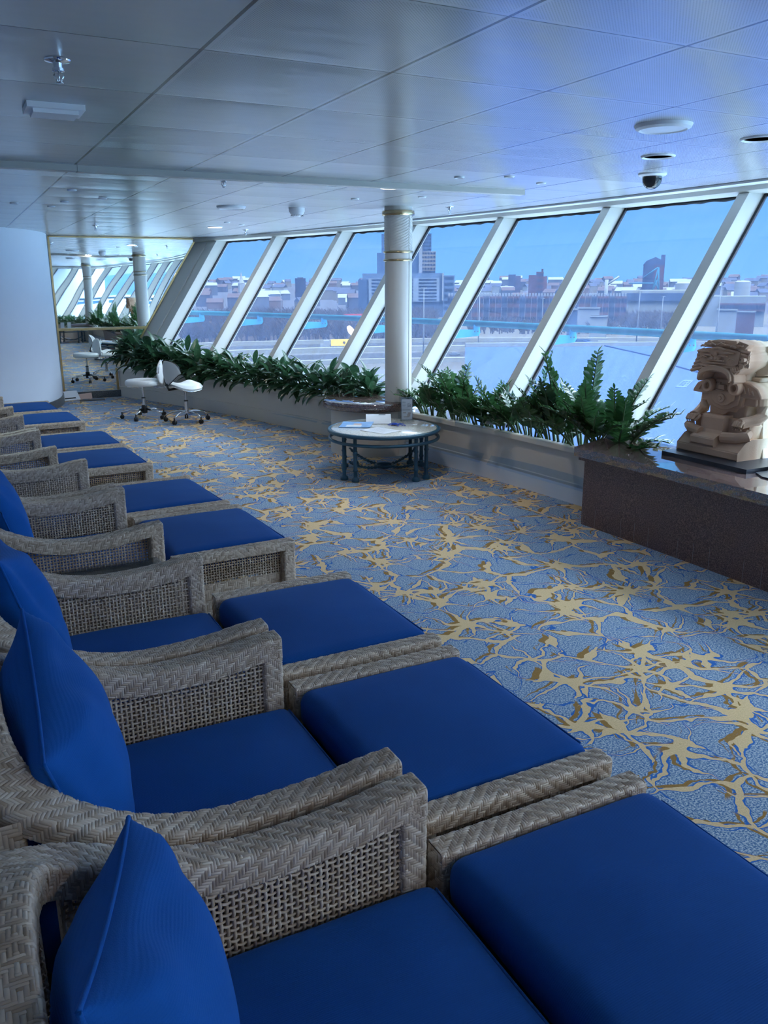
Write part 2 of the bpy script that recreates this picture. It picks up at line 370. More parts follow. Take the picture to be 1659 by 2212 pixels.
# foliage
def leafmat(name, a, b, vein, transl=0.25, rough=0.35):
    s = Sh(name); g = s.n('ShaderNodeNewGeometry'); o = s.obj()
    uv = s.n('ShaderNodeUVMap'); sp = s.n('ShaderNodeSeparateXYZ'); 
    c = s.mix(g.outputs['Random Per Island'], a, b); n1 = s.step(s.noise(o, 45, 2), 0.56, 0.06)
    c = s.mix(s.math('MULTIPLY', n1, vein[3]), c, vein[:3])
    s.col(c); s.set(Roughness=rough)
    tr = s.n('ShaderNodeBsdfTranslucent'); s.link(s.mix(0.5, c, tuple(min(1, x * 2.5) for x in b)), tr.inputs['Color'])
    mx = s.n('ShaderNodeMixShader'); mx.inputs[0].default_value = transl
    s.link(s.b.outputs[0], mx.inputs[1]); s.link(tr.outputs[0], mx.inputs[2]); s.link(mx.outputs[0], s.o.inputs['Surface'])
    return s.m
M['leaf_a'] = leafmat('broad_leaf', (0.010, 0.042, 0.022), (0.034, 0.092, 0.042), (0.16, 0.24, 0.13, 0.35))
M['leaf_z'] = leafmat('glossy_leaflet', (0.010, 0.045, 0.018), (0.036, 0.105, 0.032), (0.06, 0.15, 0.04, 0.2), 0.2, 0.25)
M['stem'] = plain('green_stem', (0.05, 0.10, 0.03), 0.5); M['stem_brown'] = plain('brown_stem', (0.09, 0.05, 0.025), 0.6)
# window pane: salt film tinted blue, its veil standing in for outdoor haze
s = Sh('salt_haze_glass'); o = s.obj(); t = s.t
tr = s.n('ShaderNodeBsdfTransparent'); tr.inputs[0].default_value = (0.82, 0.92, 1.0, 1)
df = s.n('ShaderNodeBsdfTranslucent'); df.inputs[0].default_value = (0.30, 0.50, 1.0, 1)
gl = s.n('ShaderNodeBsdfGlossy'); gl.inputs['Roughness'].default_value = 0.02; gl.inputs[0].default_value = (1, 1, 1, 1)
dn2 = s.noise(s.vmath('MULTIPLY', o, (1, 6, 0.6)), 2.5, 5, 0.6)
fac = s.math('ADD', 0.05, s.math('MULTIPLY', dn2, 0.09))
m1 = s.n('ShaderNodeMixShader'); s.link(fac, m1.inputs[0]); s.link(tr.outputs[0], m1.inputs[1]); s.link(df.outputs[0], m1.inputs[2])
m2 = s.n('ShaderNodeMixShader'); m2.inputs[0].default_value = 0.03; s.link(m1.outputs[0], m2.inputs[1]); s.link(gl.outputs[0], m2.inputs[2])
s.link(m2.outputs[0], s.o.inputs['Surface']); M['pane'] = s.m
s = Sh('clear_acrylic'); tr = s.n('ShaderNodeBsdfTransparent'); tr.inputs[0].default_value = (0.93, 0.96, 0.98, 1)
gl = s.n('ShaderNodeBsdfGlossy'); gl.inputs['Roughness'].default_value = 0.05; mx = s.n('ShaderNodeMixShader'); mx.inputs[0].default_value = 0.12
s.link(tr.outputs[0], mx.inputs[1]); s.link(gl.outputs[0], mx.inputs[2]); s.link(mx.outputs[0], s.o.inputs['Surface']); M['acrylic'] = s.m
def lampmat(name, c, e):
    s = Sh(name); s.col(c); s.b.inputs['Emission Color'].default_value = tuple(c) + (1,); s.b.inputs['Emission Strength'].default_value = e; return s.m
M['lamp_warm'] = lampmat('lit_lamp_warm', (1.0, 0.86, 0.62), 3.0); M['lamp_cool'] = lampmat('lit_lamp_cool', (0.75, 1.0, 0.92), 2.5)
# ---------------------------------------------------------------- the room
Y0 = 3.25                                  # the ship's centre line
CEIL = 2.25; HEAD = 2.19; LEAN = 0.649
YMIN, YMIR, XW = -6.2, 12.74, -1.7
def xglass(y, z=HEAD): return 5.33 - 0.0195 * (y - Y0) ** 2 - LEAN * (HEAD - z)
def xplant(y): return 4.03 - 0.0208 * (y - Y0) ** 2
def xceil(y): return 4.98 - 0.0172 * (y - Y0) ** 2
def ys(a, b, st=0.33):
    n = max(1, int(round((b - a) / st))); return [a + (b - a) * k / n for k in range(n + 1)]
def lean_prism(mb, y0, y1, off, zs):          # a solid between glass-parallel offsets, between heights
    P = []
    for z in zs:
        for o_ in off:
            for y in (y0, y1): P.append((xglass(y, z) + o_, y, z))
    o = len(mb.v); mb.v.extend(P)
    for q in ((0, 1, 3, 2), (4, 6, 7, 5), (0, 4, 5, 1), (2, 3, 7, 6), (0, 2, 6, 4), (1, 5, 7, 3)): mb.face(tuple(o + k for k in q))
def ribbon(mb, pts):                          # closed section swept along y: pts(y) -> list of (x,z)
    rows = []
    for y in ys(YMIN, YMIR): rows.append([(x, y, z) for x, z in pts(y)])
    mb.grid(rows, close_v=True)

mb = MB()
Yl = ys(YMIN, 13.2)
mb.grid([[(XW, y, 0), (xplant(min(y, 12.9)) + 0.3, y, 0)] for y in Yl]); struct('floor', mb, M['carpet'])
mb = MB(); mb.grid([[(XW, y, CEIL), (xceil(y), y, CEIL)] for y in Yl]); struct('ceiling', mb, M['ceiling'])
mb = MB(); mb.grid([[(XW - 0.2, y, 2.42), (xglass(y) + 0.45, y, 2.42), (xglass(y) + 0.45, y, 2.6), (XW - 0.2, y, 2.6)] for y in ys(YMIN - 0.3, 13.4)]); struct('ceiling_upper_deck', mb, M['white'])
mb = MB(); mb.grid([[(xglass(y, 0.12) - 0.05, y, -0.05), (xglass(y) + 0.5, y, -0.05), (xglass(y) + 0.5, y, -0.6)] for y in ys(YMIN - 1, 15.2)]); struct('floor_outer_deck', mb, plain('pale_deck_paint', (0.70, 0.72, 0.72), 0.7))
# ceiling edge trim: dark shadow gap, white fascia and sloping soffit down to the window head
mb = MB(); ribbon(mb, lambda y: [(xceil(y), CEIL + 0.03), (xceil(y), CEIL - 0.001), (xceil(y) + 0.022, CEIL - 0.001), (xceil(y) + 0.022, CEIL + 0.03)])
struct('trim_1', mb, M['gasket'])
mb = MB(); ribbon(mb, lambda y: [(xceil(y) + 0.022, CEIL + 0.03), (xceil(y) + 0.022, CEIL - 0.015), (xglass(y) - 0.19, CEIL - 0.015), (xglass(y) - 0.19, CEIL + 0.03)])
struct('trim_2', mb, M['white'], True, 40)
mb = MB(); ribbon(mb, lambda y: [(xglass(y) - 0.19, CEIL + 0.15), (xglass(y) - 0.19, HEAD + 0.012), (xglass(y) - 0.16, HEAD), (xglass(y) + 0.10, HEAD), (xglass(y) + 0.14, CEIL + 0.15)])
struct('trim_3', mb, M['trim'], True, 40)
# raked mullions and panes
YK = [4.36 + 1.31 * k for k in range(-8, 7)]
nw = 4
for k, y in enumerate(YK):
    mb = MB(); lean_prism(mb, y, y + 0.09, (-0.17, 0.03), (0.45, HEAD)); struct('trim_%d' % nw, mb, M['trim']); nw += 1
mb = MB(); lean_prism(mb, YK[-1] + 0.09, YMIR, (-0.16, 0.03), (0.43, HEAD)); lean_prism(mb, YK[-1] + 0.19, YK[-1] + 0.23, (-0.185, -0.165), (0.42, HEAD))
struct('trim_%d' % nw, mb, M['trim']); nw += 1
mb = MB(); lean_prism(mb, YMIN, YK[0], (-0.17, 0.03), (0.40, HEAD)); struct('trim_%d' % nw, mb, M['trim'])
for k in range(len(YK) - 1):
    a, b = YK[k] + 0.09, YK[k + 1]
    w = MB(); w.grid([[(xglass(yy, z), yy, z) for yy in (a, b)] for z in (0.12, HEAD)])
    wo = struct('window_%d' % (k + 1), w, M['pane'])
    g = MB(); lean_prism(g, a, a + 0.010, (-0.012, 0.008), (0.42, HEAD)); lean_prism(g, b - 0.022, b, (-0.014, 0.008), (0.42, HEAD))
    # uneven black sealant along the window head
    top = [(b - 0.02 - (b - a - 0.03) * t / 40.0) for t in range(41)]
    rows = [[(xglass(yy) - 0.003, yy, HEAD + 0.001), (xglass(yy, HEAD - 0.02) - 0.006, yy, HEAD - 0.016 - (0.013 if 2 < k else 0.004) * (0.6 + noise.noise(Vector((yy * 9, k * 3.3, 0)))))] for yy in top]
    g.grid(rows)
    g.build('gasket', M['gasket'], wo, False)
# planter: face with a shallow step, rim, soil
PH = 0.42
mb = MB(); ribbon(mb, lambda y: [(xplant(y), 0), (xplant(y), 0.145), (xplant(y) + 0.012, 0.15), (xplant(y) + 0.012, PH - 0.03), (xplant(y) + 0.06, PH - 0.03), (xplant(y) + 0.06, 0)])
struct('wall_planter', mb, M['planter'], True, 30)
mb = MB(); ribbon(mb, lambda y: [(xplant(y) - 0.018, PH - 0.04), (xplant(y) - 0.018, PH - 0.006), (xplant(y) - 0.012, PH), (xplant(y) + 0.045, PH), (xplant(y) + 0.05, PH - 0.012), (xplant(y) + 0.05, PH - 0.04)])
struct('trim_planter_rim', mb, M['rim'], True, 30)
mb = MB(); mb.grid([[(xplant(y) + 0.05, y, PH - 0.05), (xplant(y) + 0.13, y, PH - 0.03 + 0.01 * math.sin(y * 9)), (xglass(y, 0.42) + 0.02, y, PH - 0.04)] for y in ys(YMIN, YMIR, 0.1)])
tag(mb.build('planter_soil', M['soil']), 'dark potting soil filling the long window planter', 'soil', kind='stuff')

# end walls, curved wall by the mirror
def xl(y): return xglass(y, 0.42)
mb = MB()
for yy0, yy1 in ((YMIR + 0.015, YMIR + 0.1),):
    poly = [(1.2, 0), (xplant(YMIR) + 0.3, 0), (xglass(YMIR, 0.12) + 0.05, 0.12), (xglass(YMIR) + 0.1, HEAD), (xglass(YMIR) + 0.1, 2.42), (1.2, 2.42)]
    o = len(mb.v); n = len(poly)
    mb.v.extend([(x, yy0, z) for x, z in poly] + [(x, yy1, z) for x, z in poly])
    mb.face(tuple(range(o, o + n))); mb.face(tuple(range(o + 2 * n - 1, o + n - 1, -1)))
    for k in range(n): mb.face((o + k, o + n + k, o + n + (k + 1) % n, o + (k + 1) % n))
struct('wall_far', mb, M['wall'])
arc = [(1.36, 12.75), (1.33, 12.45), (1.26, 12.12), (1.14, 11.80), (0.98, 11.52), (0.79, 11.30), (0.56, 11.12), (0.28, 10.98), (-0.05, 10.90), (-0.5, 10.86), (XW, 10.86)]
def smooth_line(P, n=6):
    out = []
    for i in range(len(P) - 1):
        p0, p1, p2, p3 = P[max(i - 1, 0)], P[i], P[i + 1], P[min(i + 2, len(P) - 1)]
        for k in range(n):
            t = k / n
            out.append(tuple(0.5 * (2 * p1[c] + (p2[c] - p0[c]) * t + (2 * p0[c] - 5 * p1[c] + 4 * p2[c] - p3[c]) * t * t + (3 * p1[c] - p0[c] - 3 * p2[c] + p3[c]) * t ** 3) for c in range(len(P[0]))))
    out.append(tuple(P[-1])); return out
arcs = smooth_line(arc)
mb = MB(); mb.grid([[(x, y, z) for z in (0, 2.42)] for x, y in arcs]); struct('wall_curved', mb, M['wall'], True)
mb = MB(); rows = []
for i, (x, y) in enumerate(arcs):
    a = Vector(arcs[max(i - 1, 0)]); b = Vector(arcs[min(i + 1, len(arcs) - 1)]); t = (b - a).normalized(); nrm = Vector((-t.y, t.x))
    nrm = nrm if nrm.dot(Vector((1, -1))) > 0 or nrm.y < 0 else -nrm
    q = Vector((x, y)) + nrm * 0.016
    rows.append([(x, y, 0), (q.x, q.y, 0), (q.x, q.y, 0.11), (x, y, 0.11)])
mb.grid(rows); struct('baseboard_curved', mb, M['granite_dark'], True, 40)
mb = MB(); mb.box(1.36, xplant(YMIR) + 0.03, YMIR - 0.03, YMIR + 0.02, 0, 0.10); struct('baseboard_far', mb, M['granite_dark'])
mb = MB(); mb.box(XW - 0.1, XW, YMIN, 10.9, 0, 2.42); struct('wall_left', mb, M['wall'])
mb = MB(); mb.box(XW, 5.2, YMIN - 0.1, YMIN, 0, 2.42); struct('wall_near', mb, M['wall'])
mb = MB(); mb.box(XW, 1.25, 10.9, 13.2, 0, 0.001); 
# closing panel under the glass, outside
mb = MB(); mb.grid([[(xglass(y, 0.13) + 0.02, y, 0.13), (xglass(y, 0.13) + 0.02, y, -0.3)] for y in ys(YMIN, 13.2)]); struct('wall_outer', mb, M['white'])

# wall mirror in its brass frame
ymf = YMIR - 0.006
t = thing('wall_mirror', 'tall brass-framed wall mirror with a slanted right edge beside the white curved wall', 'mirror', (2.4, YMIR, 0))
def P2(x, z, dy=0.0): return (x - 2.4, -0.006 - dy, z)
gx = lambda z: xglass(YMIR, z) - 0.175
mp = [(1.385, 0.10), (xplant(YMIR) - 0.02, 0.10), (xplant(YMIR) - 0.02, PH + 0.01), (gx(PH + 0.01), PH + 0.01), (gx(HEAD + 0.045), HEAD + 0.045), (1.385, HEAD + 0.045)]
mb = MB(); mb.v = [P2(x, z) for x, z in mp]; mb.face(tuple(range(len(mp)))[::-1] if False else tuple(range(len(mp)))); mb.build('mirror_glass', M['mirror'], t, False)
def bar2(name, a, b, w, mat, d=0.02):
    a = Vector((a[0], 0, a[1])); b = Vector((b[0], 0, b[1])); dr = (b - a).normalized(); nn = Vector((-dr.z, 0, dr.x)) * w / 2
    mb = MB(); P = []
    for yy in (0.0, -d):
        for p in (a - nn, a + nn, b + nn, b - nn): P.append((p.x - 2.4, yy, p.z))
    mb.v = P
    for q in ((0, 1, 2, 3), (7, 6, 5, 4), (0, 4, 5, 1), (1, 5, 6, 2), (2, 6, 7, 3), (3, 7, 4, 0)): mb.face(q)
    return mb.build(name, mat, t, False)
bar2('frame_left', (1.385, 0.10), (1.385, HEAD + 0.05), 0.024, M['brass'])
bar2('frame_top', (1.385, HEAD + 0.045), (gx(HEAD + 0.045), HEAD + 0.045), 0.018, M['brass'])
bar2('frame_slanted', (gx(PH), PH + 0.01), (gx(HEAD + 0.045), HEAD + 0.045), 0.022, M['brass'])
bar2('frame_lower', (xplant(YMIR) - 0.02, 0.10), (xplant(YMIR) - 0.02, PH), 0.03, M['brass'])
bar2('crossbar', (1.385, 0.985), (gx(0.985), 0.985), 0.036, M['brass'], 0.03)

# ---------------------------------------------------------------- columns
def column(x, y, label, rz=0):
    t = thing('column', label, 'column', (x, y, 0), rz, 'round columns')
    r = 0.125
    mb = MB(); mb.lathe([(r, 0.0), (r, CEIL)], 48); sh = mb.build('shaft', M['column'], t, auto=50)
    mb = MB(); mb.tube([(0, -r - 0.0005, 0.5), (0, -r - 0.0005, 1.86)], 0.002, 5); mb.build('seam', M['gasket'], t)
    cb = MB()                                  # chevron carved capital band
    for sp in (0, PI):
        for sd in (1, -1):
            for k in range(-6, 14):
                zt = 1.90 + k * 0.0235; pts = []
                for q in range(15):
                    ph = q / 14 * PI / 2 * 0.97 + 0.05; z = zt + 0.07 - 0.085 * (ph / (PI / 2)) ** 0.75
                    if 1.885 < z < 2.165:
                        a = -PI / 2 + sp + sd * ph; pts.append(((r + 0.0015) * math.cos(a), (r + 0.0015) * math.sin(a), z))
                if len(pts) > 1: cb.tube(pts, 0.0026, 5, cap=False)
    for a in (0, PI / 2, PI, 1.5 * PI): cb.tube([((r + 0.002) * math.cos(a), (r + 0.002) * math.sin(a), z) for z in (1.87, 2.17)], 0.003, 5)
    cb.build('carved_band', M['column'], t)
    for nm, z, R_, h in (('collar', 2.195, 0.148, 0.022), ('ring', 1.862, 0.137, 0.010), ('ring', 1.790, 0.137, 0.010)):
        mb = MB(); mb.lathe([(r, z - h), (R_ - 0.004, z - h * 0.9), (R_, z - h * 0.3), (R_, z + h * 0.3), (R_ - 0.004, z + h * 0.9), (r, z + h)], 48); mb.build(nm, M['gold'], t)
    return t
column(3.74, 6.98, 'cream round column with brass collars rising from the round granite shelf', math.radians(22))
column(3.74, -0.48, 'cream round column reflected in the mirror, behind the photographer', math.radians(-20))

# round granite shelf on its drum, round the column
def granite_shelf(x, y, label):
    t = thing('granite_shelf', label, 'shelf', (x, y, 0), 0, 'round granite shelves at the columns')
    mb = MB(); mb.lathe([(0.47, 0.432), (0.485, 0.437), (0.49, 0.445), (0.49, 0.50), (0.485, 0.508), (0.478, 0.511), (0.0, 0.511)], 72); mb.build('top', M['granite'], t, auto=50)
    mb = MB(); mb.lathe([(0.42, 0), (0.42, 0.10), (0.413, 0.104), (0.413, 0.432)], 64); mb.build('drum', M['planter'], t, auto=30)
granite_shelf(3.62, 7.28, 'round polished granite shelf around the cream column, behind the coffee table')
granite_shelf(3.62, -0.78, 'round polished granite shelf seen only in the mirror')

# granite counter under the statue
t = thing('granite_counter', 'polished red granite counter with a panelled front under the stone statue', 'counter', (3.9, Y0, 0))
yb = 1.02
def ctop(off, z0, z1, extra=0.0):
    mb = MB(); poly = []
    fr = [(xplant(Y0 + q * (yb - off)) - 0.39 + off, q * (yb - off)) for q in (-1, -0.5, 0, 0.5, 1)]
    bk = [(xglass(Y0 + q * (yb + 0.22 - off), 0.53) - 0.02 - extra, q * (yb + 0.22 - off)) for q in (1, 0.5, 0, -0.5, -1)]
    poly = [(x - 3.9, y) for x, y in fr + bk]; mb.prism(poly, z0, z1); return mb
ctop(0.0, 0.470, 0.53).build('top', M['granite'], t, False)
ctop(0.022, 0.445, 0.470).build('moulding', M['granite_front'], t, False)
ctop(0.05, 0.0, 0.445, 0.25).build('body', M['granite_front'], t, False)
gm = plain('pale_grout', (0.30, 0.27, 0.28), 0.7)
for k in range(17):
    yy = -0.93 + 0.118 * k; xx = xplant(Y0 + yy) - 0.34 - 3.9
    g = MB(); g.box(xx - 0.0012, xx + 0.004, yy - 0.0013, yy + 0.0013, 0.0, 0.125); g.build('grout_line', gm, t, False)

# ---------------------------------------------------------------- ceiling fittings
LAMP_W = 9.0
def ring_light(x, y, R_, mat, name, label, cat, group=None, lipr=0.014, deep=0.02):
    t = thing(name, label, cat, (x, y, CEIL), 0, group)
    mb = MB(); mb.lathe([(R_, 0), (R_, -0.004), (R_ - lipr * 0.5, -0.009), (R_ - lipr, -0.004), (R_ - lipr - 0.004, -0.0015)], 40); mb.build('trim_ring', M['white'], t, auto=60)
    mb = MB(); mb.lathe([(0.0, -0.002), (R_ - lipr, -0.002)], 40); mb.build('lamp_face', mat, t)
    if mat in (M['lamp_warm'], M['lamp_cool']):
        ld = bpy.data.lights.new('downlight_bulb', 'AREA'); ld.shape = 'DISK'; ld.size = 2 * (R_ - lipr) * 0.95; ld.energy = LAMP_W; ld.color = (1.0, 0.92, 0.82) if mat == M['lamp_warm'] else (0.85, 1.0, 0.94)
        lo = bpy.data.objects.new('downlight_bulb', ld); C.objects.link(lo); lo.parent = t; lo.location = (0, 0, -0.006)
    return t
ring_light(2.95, 5.61, 0.088, M['lamp_warm'], 'recessed_downlight', 'lit recessed ceiling downlight in front of the column', 'ceiling light', 'large recessed downlights')
ring_light(0.42, 7.85, 0.085, M['lamp_cool'], 'recessed_downlight', 'lit greenish downlight at the left edge of the photo', 'ceiling light', 'large recessed downlights')
ring_light(2.99, 10.21, 0.09, M['lamp_warm'], 'recessed_downlight', 'lit yellowish downlight near the mirror and windows', 'ceiling light', 'large recessed downlights')
ring_light(3.58, 3.67, 0.092, M['chrome'], 'recessed_downlight', 'unlit chrome recessed downlight above the camera dome', 'ceiling light', 'large recessed downlights')
ring_light(3.60, 3.02, 0.095, M['copper'], 'recessed_downlight', 'unlit copper coloured downlight at the right edge of the ceiling', 'ceiling light', 'large recessed downlights')
for lab, x, y in (('added fill downlight over the lounge chairs behind the photographer, nearest one', 1.6, -1.2), ('added fill downlight behind the photographer by the second column', 2.95, -2.2), ('added fill downlight behind the photographer, farthest one', 1.2, -4.2)):  # unseen downlights added behind the camera to brighten the foreground
    ring_light(x, y, 0.088, M['lamp_warm'], 'recessed_downlight', lab, 'ceiling light', 'large recessed downlights')
for px_, x, y in (('left of the two by the curved wall', 0.63, 7.95), ('largest of the four left of the nozzle over the beam', 0.93, 6.73), ('rightmost of the four at the left', 1.23, 7.26), ('third of the four at the left', 0.99, 7.66), ('farthest of the four at the left', 0.94, 8.14),
             ('just behind the pale beam, left of the column', 2.50, 5.66), ('between the smoke detector and the lit downlight', 3.07, 6.47), ('in front of the beam, right of the column', 3.08, 4.91), ('second in front of the beam end', 3.36, 4.75), ('past the end of the pale beam', 3.77, 4.95), ('right of the column head', 3.49, 6.11), ('near the windows, left of the far nozzle', 2.90, 9.42), ('near the windows, right of the far downlight', 3.16, 9.71)):
    ring_light(x, y, 0.034, M['lens'], 'small_spotlight', 'small round recessed spotlight, ' + px_, 'ceiling light', 'small recessed spotlights', 0.012)
def speaker(x, y, R_, label):
    t = thing('ceiling_speaker', label, 'speaker', (x, y, CEIL), 0, 'round ceiling speakers')
    mb = MB(); mb.lathe([(R_, 0), (R_ - 0.006, -0.014), (R_ - 0.022, -0.022), (R_ - 0.03, -0.017)], 48); mb.build('bezel', M['white'], t, auto=40)
    mb = MB(); mb.lathe([(R_ - 0.03, -0.017), (0.0, -0.019)], 48); mb.build('grille', M['white'], t)
speaker(2.915, 2.97, 0.125, 'large round white ceiling speaker at the right, above the statue')
speaker(2.37, 7.55, 0.13, 'round ceiling speaker left of the smoke detector')
def sprinkler(x, y, label):
    t = thing('sprinkler_head', label, 'sprinkler', (x, y, CEIL), 0, 'chrome sprinkler heads')
    mb = MB(); mb.lathe([(0.040, 0), (0.038, -0.004), (0.014, -0.009), (0.013, -0.022), (0.018, -0.024), (0.018, -0.032), (0.010, -0.036)], 24); mb.build('escutcheon', M['chrome'], t, auto=50)
    mb = MB(); mb.tube([(0.012, 0, -0.03), (0.014, 0, -0.045), (0.004, 0, -0.062)], 0.0025, 6); mb.tube([(-0.012, 0, -0.03), (-0.014, 0, -0.045), (-0.004, 0, -0.062)], 0.0025, 6); mb.tube([(0, 0, -0.034), (0, 0, -0.058)], 0.003, 6); mb.lathe([(0.0, -0.062), (0.013, -0.063), (0.013, -0.065), (0, -0.066)], 12); mb.build('deflector', M['chrome'], t)
for lab, x, y in (('nearest, chrome, at the upper left of the ceiling', 0.405, 2.975), ('behind the pale beam, left of the column', 1.70, 5.55), ('above the mirror', 1.67, 10.5), ('right of the column, near the window head', 4.17, 6.80), ('near the window head left of the column', 3.50, 10.6),
                  ('reflected in the mirror, second row', 1.60, 0.3)):
    sprinkler(x, y, 'sprinkler head ' + lab)
t = thing('smoke_detector', 'white slotted smoke detector on the ceiling left of the column', 'smoke detector', (2.95, 7.45, CEIL))
mb = MB(); mb.lathe([(0.072, 0), (0.072, -0.030), (0.066, -0.036)], 32); mb.build('base', M['white'], t, auto=50)
mb = MB(); mb.lathe([(0.066, -0.036), (0.060, -0.052), (0.028, -0.075), (0.0, -0.077)], 32); mb.build('head', M['white'], t, auto=40)
mb = MB()
for k in range(18):
    a = 2 * PI * k / 18; Mx = Matrix.Rotation(a, 4, 'Z') @ Matrix.Translation((0.048, 0, -0.0615)) @ Matrix.Rotation(math.radians(36), 4, 'Y'); mb.box(-0.014, 0.014, -0.0022, 0.0022, -0.001, 0.0012, Mx)
mb.build('slots', M['gasket'], t, False)
t = thing('security_camera', 'dark domed security camera hanging from the ceiling near the right windows', 'security camera', (4.11, 4.25, CEIL))
mb = MB(); mb.lathe([(0.088, 0), (0.088, -0.008), (0.080, -0.016), (0.066, -0.018)], 40); mb.build('base_ring', M['white'], t, auto=40)
mb = MB(); mb.lathe([(0.060, -0.016), (0.060, -0.035)] + [(0.060 * math.cos(a), -0.035 - 0.060 * math.sin(a)) for a in [PI / 2 * k / 8 for k in range(1, 9)]], 40); mb.build('dome', plain('smoked_dome', (0.015, 0.017, 0.02), 0.06), t)
t = thing('ceiling_sensor_box', 'white rectangular box fitting on the ceiling at the upper left', 'ceiling box', (0.475, 3.72, CEIL), 0)
mb = MB(); mb.box(-0.105, 0.105, -0.09, 0.09, -0.020, 0); mb.build('base', M['bright_white'], t, False)
mb = MB(); mb.box(-0.082, 0.082, -0.066, 0.066, -0.034, -0.018); mb.build('cover', M['bright_white'], t, False)
mb = MB(); mb.box(XW, 0.78, 5.36, 5.43, CEIL - 0.034, CEIL); tag(mb.build('ceiling_channel', M['trim'], None, False), 'short left section of the pale channel crossing the ceiling', 'cable channel', 'ceiling channel sections')
mb = MB(); mb.box(0.785, 3.95, 5.375, 5.445, CEIL - 0.034, CEIL); tag(mb.build('ceiling_channel', M['trim'], None, False), 'long pale channel crossing the ceiling in front of the column', 'cable channel', 'ceiling channel sections')
# ---------------------------------------------------------------- wicker
def weave(mb, S, L_, W_, p=0.0064, n=3, fi=None, fj=None, h=0.0022, ph=0):
    nu = max(n, int(round(L_ / p))); nv = max(3, int(round(W_ / p))); pu, pv = L_ / nu, W_ / nv
    def up(i, j):
        a = i if fi is None else abs(i - int(fi * nu)); b = j if fj is None else abs(j - int(fj * nv))
        return ((a + b + ph) % (2 * n)) < n
    def norm(a, b):
        e = 0.0015
        d1 = S(min(a + e, L_), b) - S(max(a - e, 0), b); d2 = S(a, min(b + e, W_)) - S(a, max(b - e, 0))
        c = d1.cross(d2); return c.normalized() if c.length > 1e-12 else Vector((0, 0, 1))
    def flt(c, t0, t1, along_v):
        w = (pu if along_v else pv) * 0.47; rows = []
        for t, hh in ((0, -0.35), (0.14, 0.75), (0.5, 1.0), (0.86, 0.75), (1, -0.35)):
            q = t0 + (t1 - t0) * t
            a, b = (c, q) if along_v else (q, c)
            a = min(max(a, 0), L_); b = min(max(b, 0), W_); N = norm(a, b)
            row = []
            for sgn, k in ((-1, -0.2), (0, 1.0), (1, -0.2)):
                aa, bb = (a + sgn * w, b) if along_v else (a, b + sgn * w)
                aa = min(max(aa, 0), L_); bb = min(max(bb, 0), W_)
                row.append(S(aa, bb) + N * (h * (hh * k if hh > 0 or k > 0 else -0.4)))
            rows.append(row)
        mb.grid(rows)
    for i in range(nu):
        j = 0
        while j < nv:
            if up(i, j):
                k = j
                while k < nv and up(i, k): k += 1
                flt((i + 0.5) * pu, j * pv - (0.2 * pv if j else 0), k * pv + (0.2 * pv if k < nv else 0), True); j = k
            else: j += 1
    for j in range(nv):
        i = 0
        while i < nu:
            if not up(i, j):
                k = i
                while k < nu and not up(k, j): k += 1
                flt((j + 0.5) * pv, i * pu - (0.2 * pu if i else 0), k * pu + (0.2 * pu if k < nu else 0), False); i = k
            else: i += 1
def core(mb, S, L_, W_, nu, nv, inset=0.0012):
    rows = []
    for i in range(nu + 1):
        r = []
        for j in range(nv + 1):
            a, b = L_ * i / nu, W_ * j / nv; e = 0.002
            d1 = S(min(a + e, L_), b) - S(max(a - e, 0), b); d2 = S(a, min(b + e, W_)) - S(a, max(b - e, 0)); c = d1.cross(d2)
            r.append(S(a, b) - (c.normalized() if c.length > 1e-12 else Vector()) * inset)
        rows.append(r)
    mb.grid(rows)
def lattice(mb, S, L_, top, z0, p=0.0128, r=0.0034):
    # open plain weave; S(a, z, off) -> point, top(a) -> height of the panel there
    nu = int(L_ / p)
    zmax = max(top(L_ * k / 20) for k in range(21)); nz = int((zmax - z0) / p)
    for i in range(nu + 1):
        a = i * p; zt = top(a); pts = []; k = 0
        while z0 + k * p < zt: pts.append(S(a, z0 + k * p, r * 0.75 * (1 if (i + k) % 2 else -1))); k += 1
        pts.append(S(a, zt, 0))
        if len(pts) > 1: mb.tube(pts, r * 1.12, 5, cap=False)
    for k in range(nz + 1):
        z = z0 + k * p; run = []
        for i in range(nu + 1):
            if top(i * p) > z - 0.004: run.append(S(i * p, z, r * 0.75 * (-1 if (i + k) % 2 else 1)))
            else:
                if len(run) > 1: mb.tube(run, r, 4, cap=False)
                run = []
        if len(run) > 1: mb.tube(run, r, 4, cap=False)
def ring4(x0, x1, y0, y1, za, zb, cr=0.006):
    # vertical square post: returns S(a,b), L, W with a = height, b = perimeter
    c = [(x0 + cr, y0), (x1 - cr, y0), (x1, y0 + cr), (x1, y1 - cr), (x1 - cr, y1), (x0 + cr, y1), (x0, y1 - cr), (x0, y0 + cr), (x0 + cr, y0)]
    ds = [0]
    for a, b in zip(c, c[1:]): ds.append(ds[-1] + math.dist(a, b))
    def S(a, b):
        b = min(max(b, 0), ds[-1])
        for k in range(len(ds) - 1):
            if b <= ds[k + 1] + 1e-9:
                t = (b - ds[k]) / max(1e-9, ds[k + 1] - ds[k]); return Vector((c[k][0] + (c[k + 1][0] - c[k][0]) * t, c[k][1] + (c[k + 1][1] - c[k][1]) * t, zb - a))
        return Vector((c[-1][0], c[-1][1], zb - a))
    return S, zb - za, ds[-1]
def sect(hw, do, di, r=0.010):
    c = [(-hw, -do), (-hw, -r), (-hw + 0.3 * r, -0.3 * r), (-hw + r, 0), (hw - r, 0), (hw - 0.3 * r, -0.3 * r), (hw, -r), (hw, -di)]
    return c
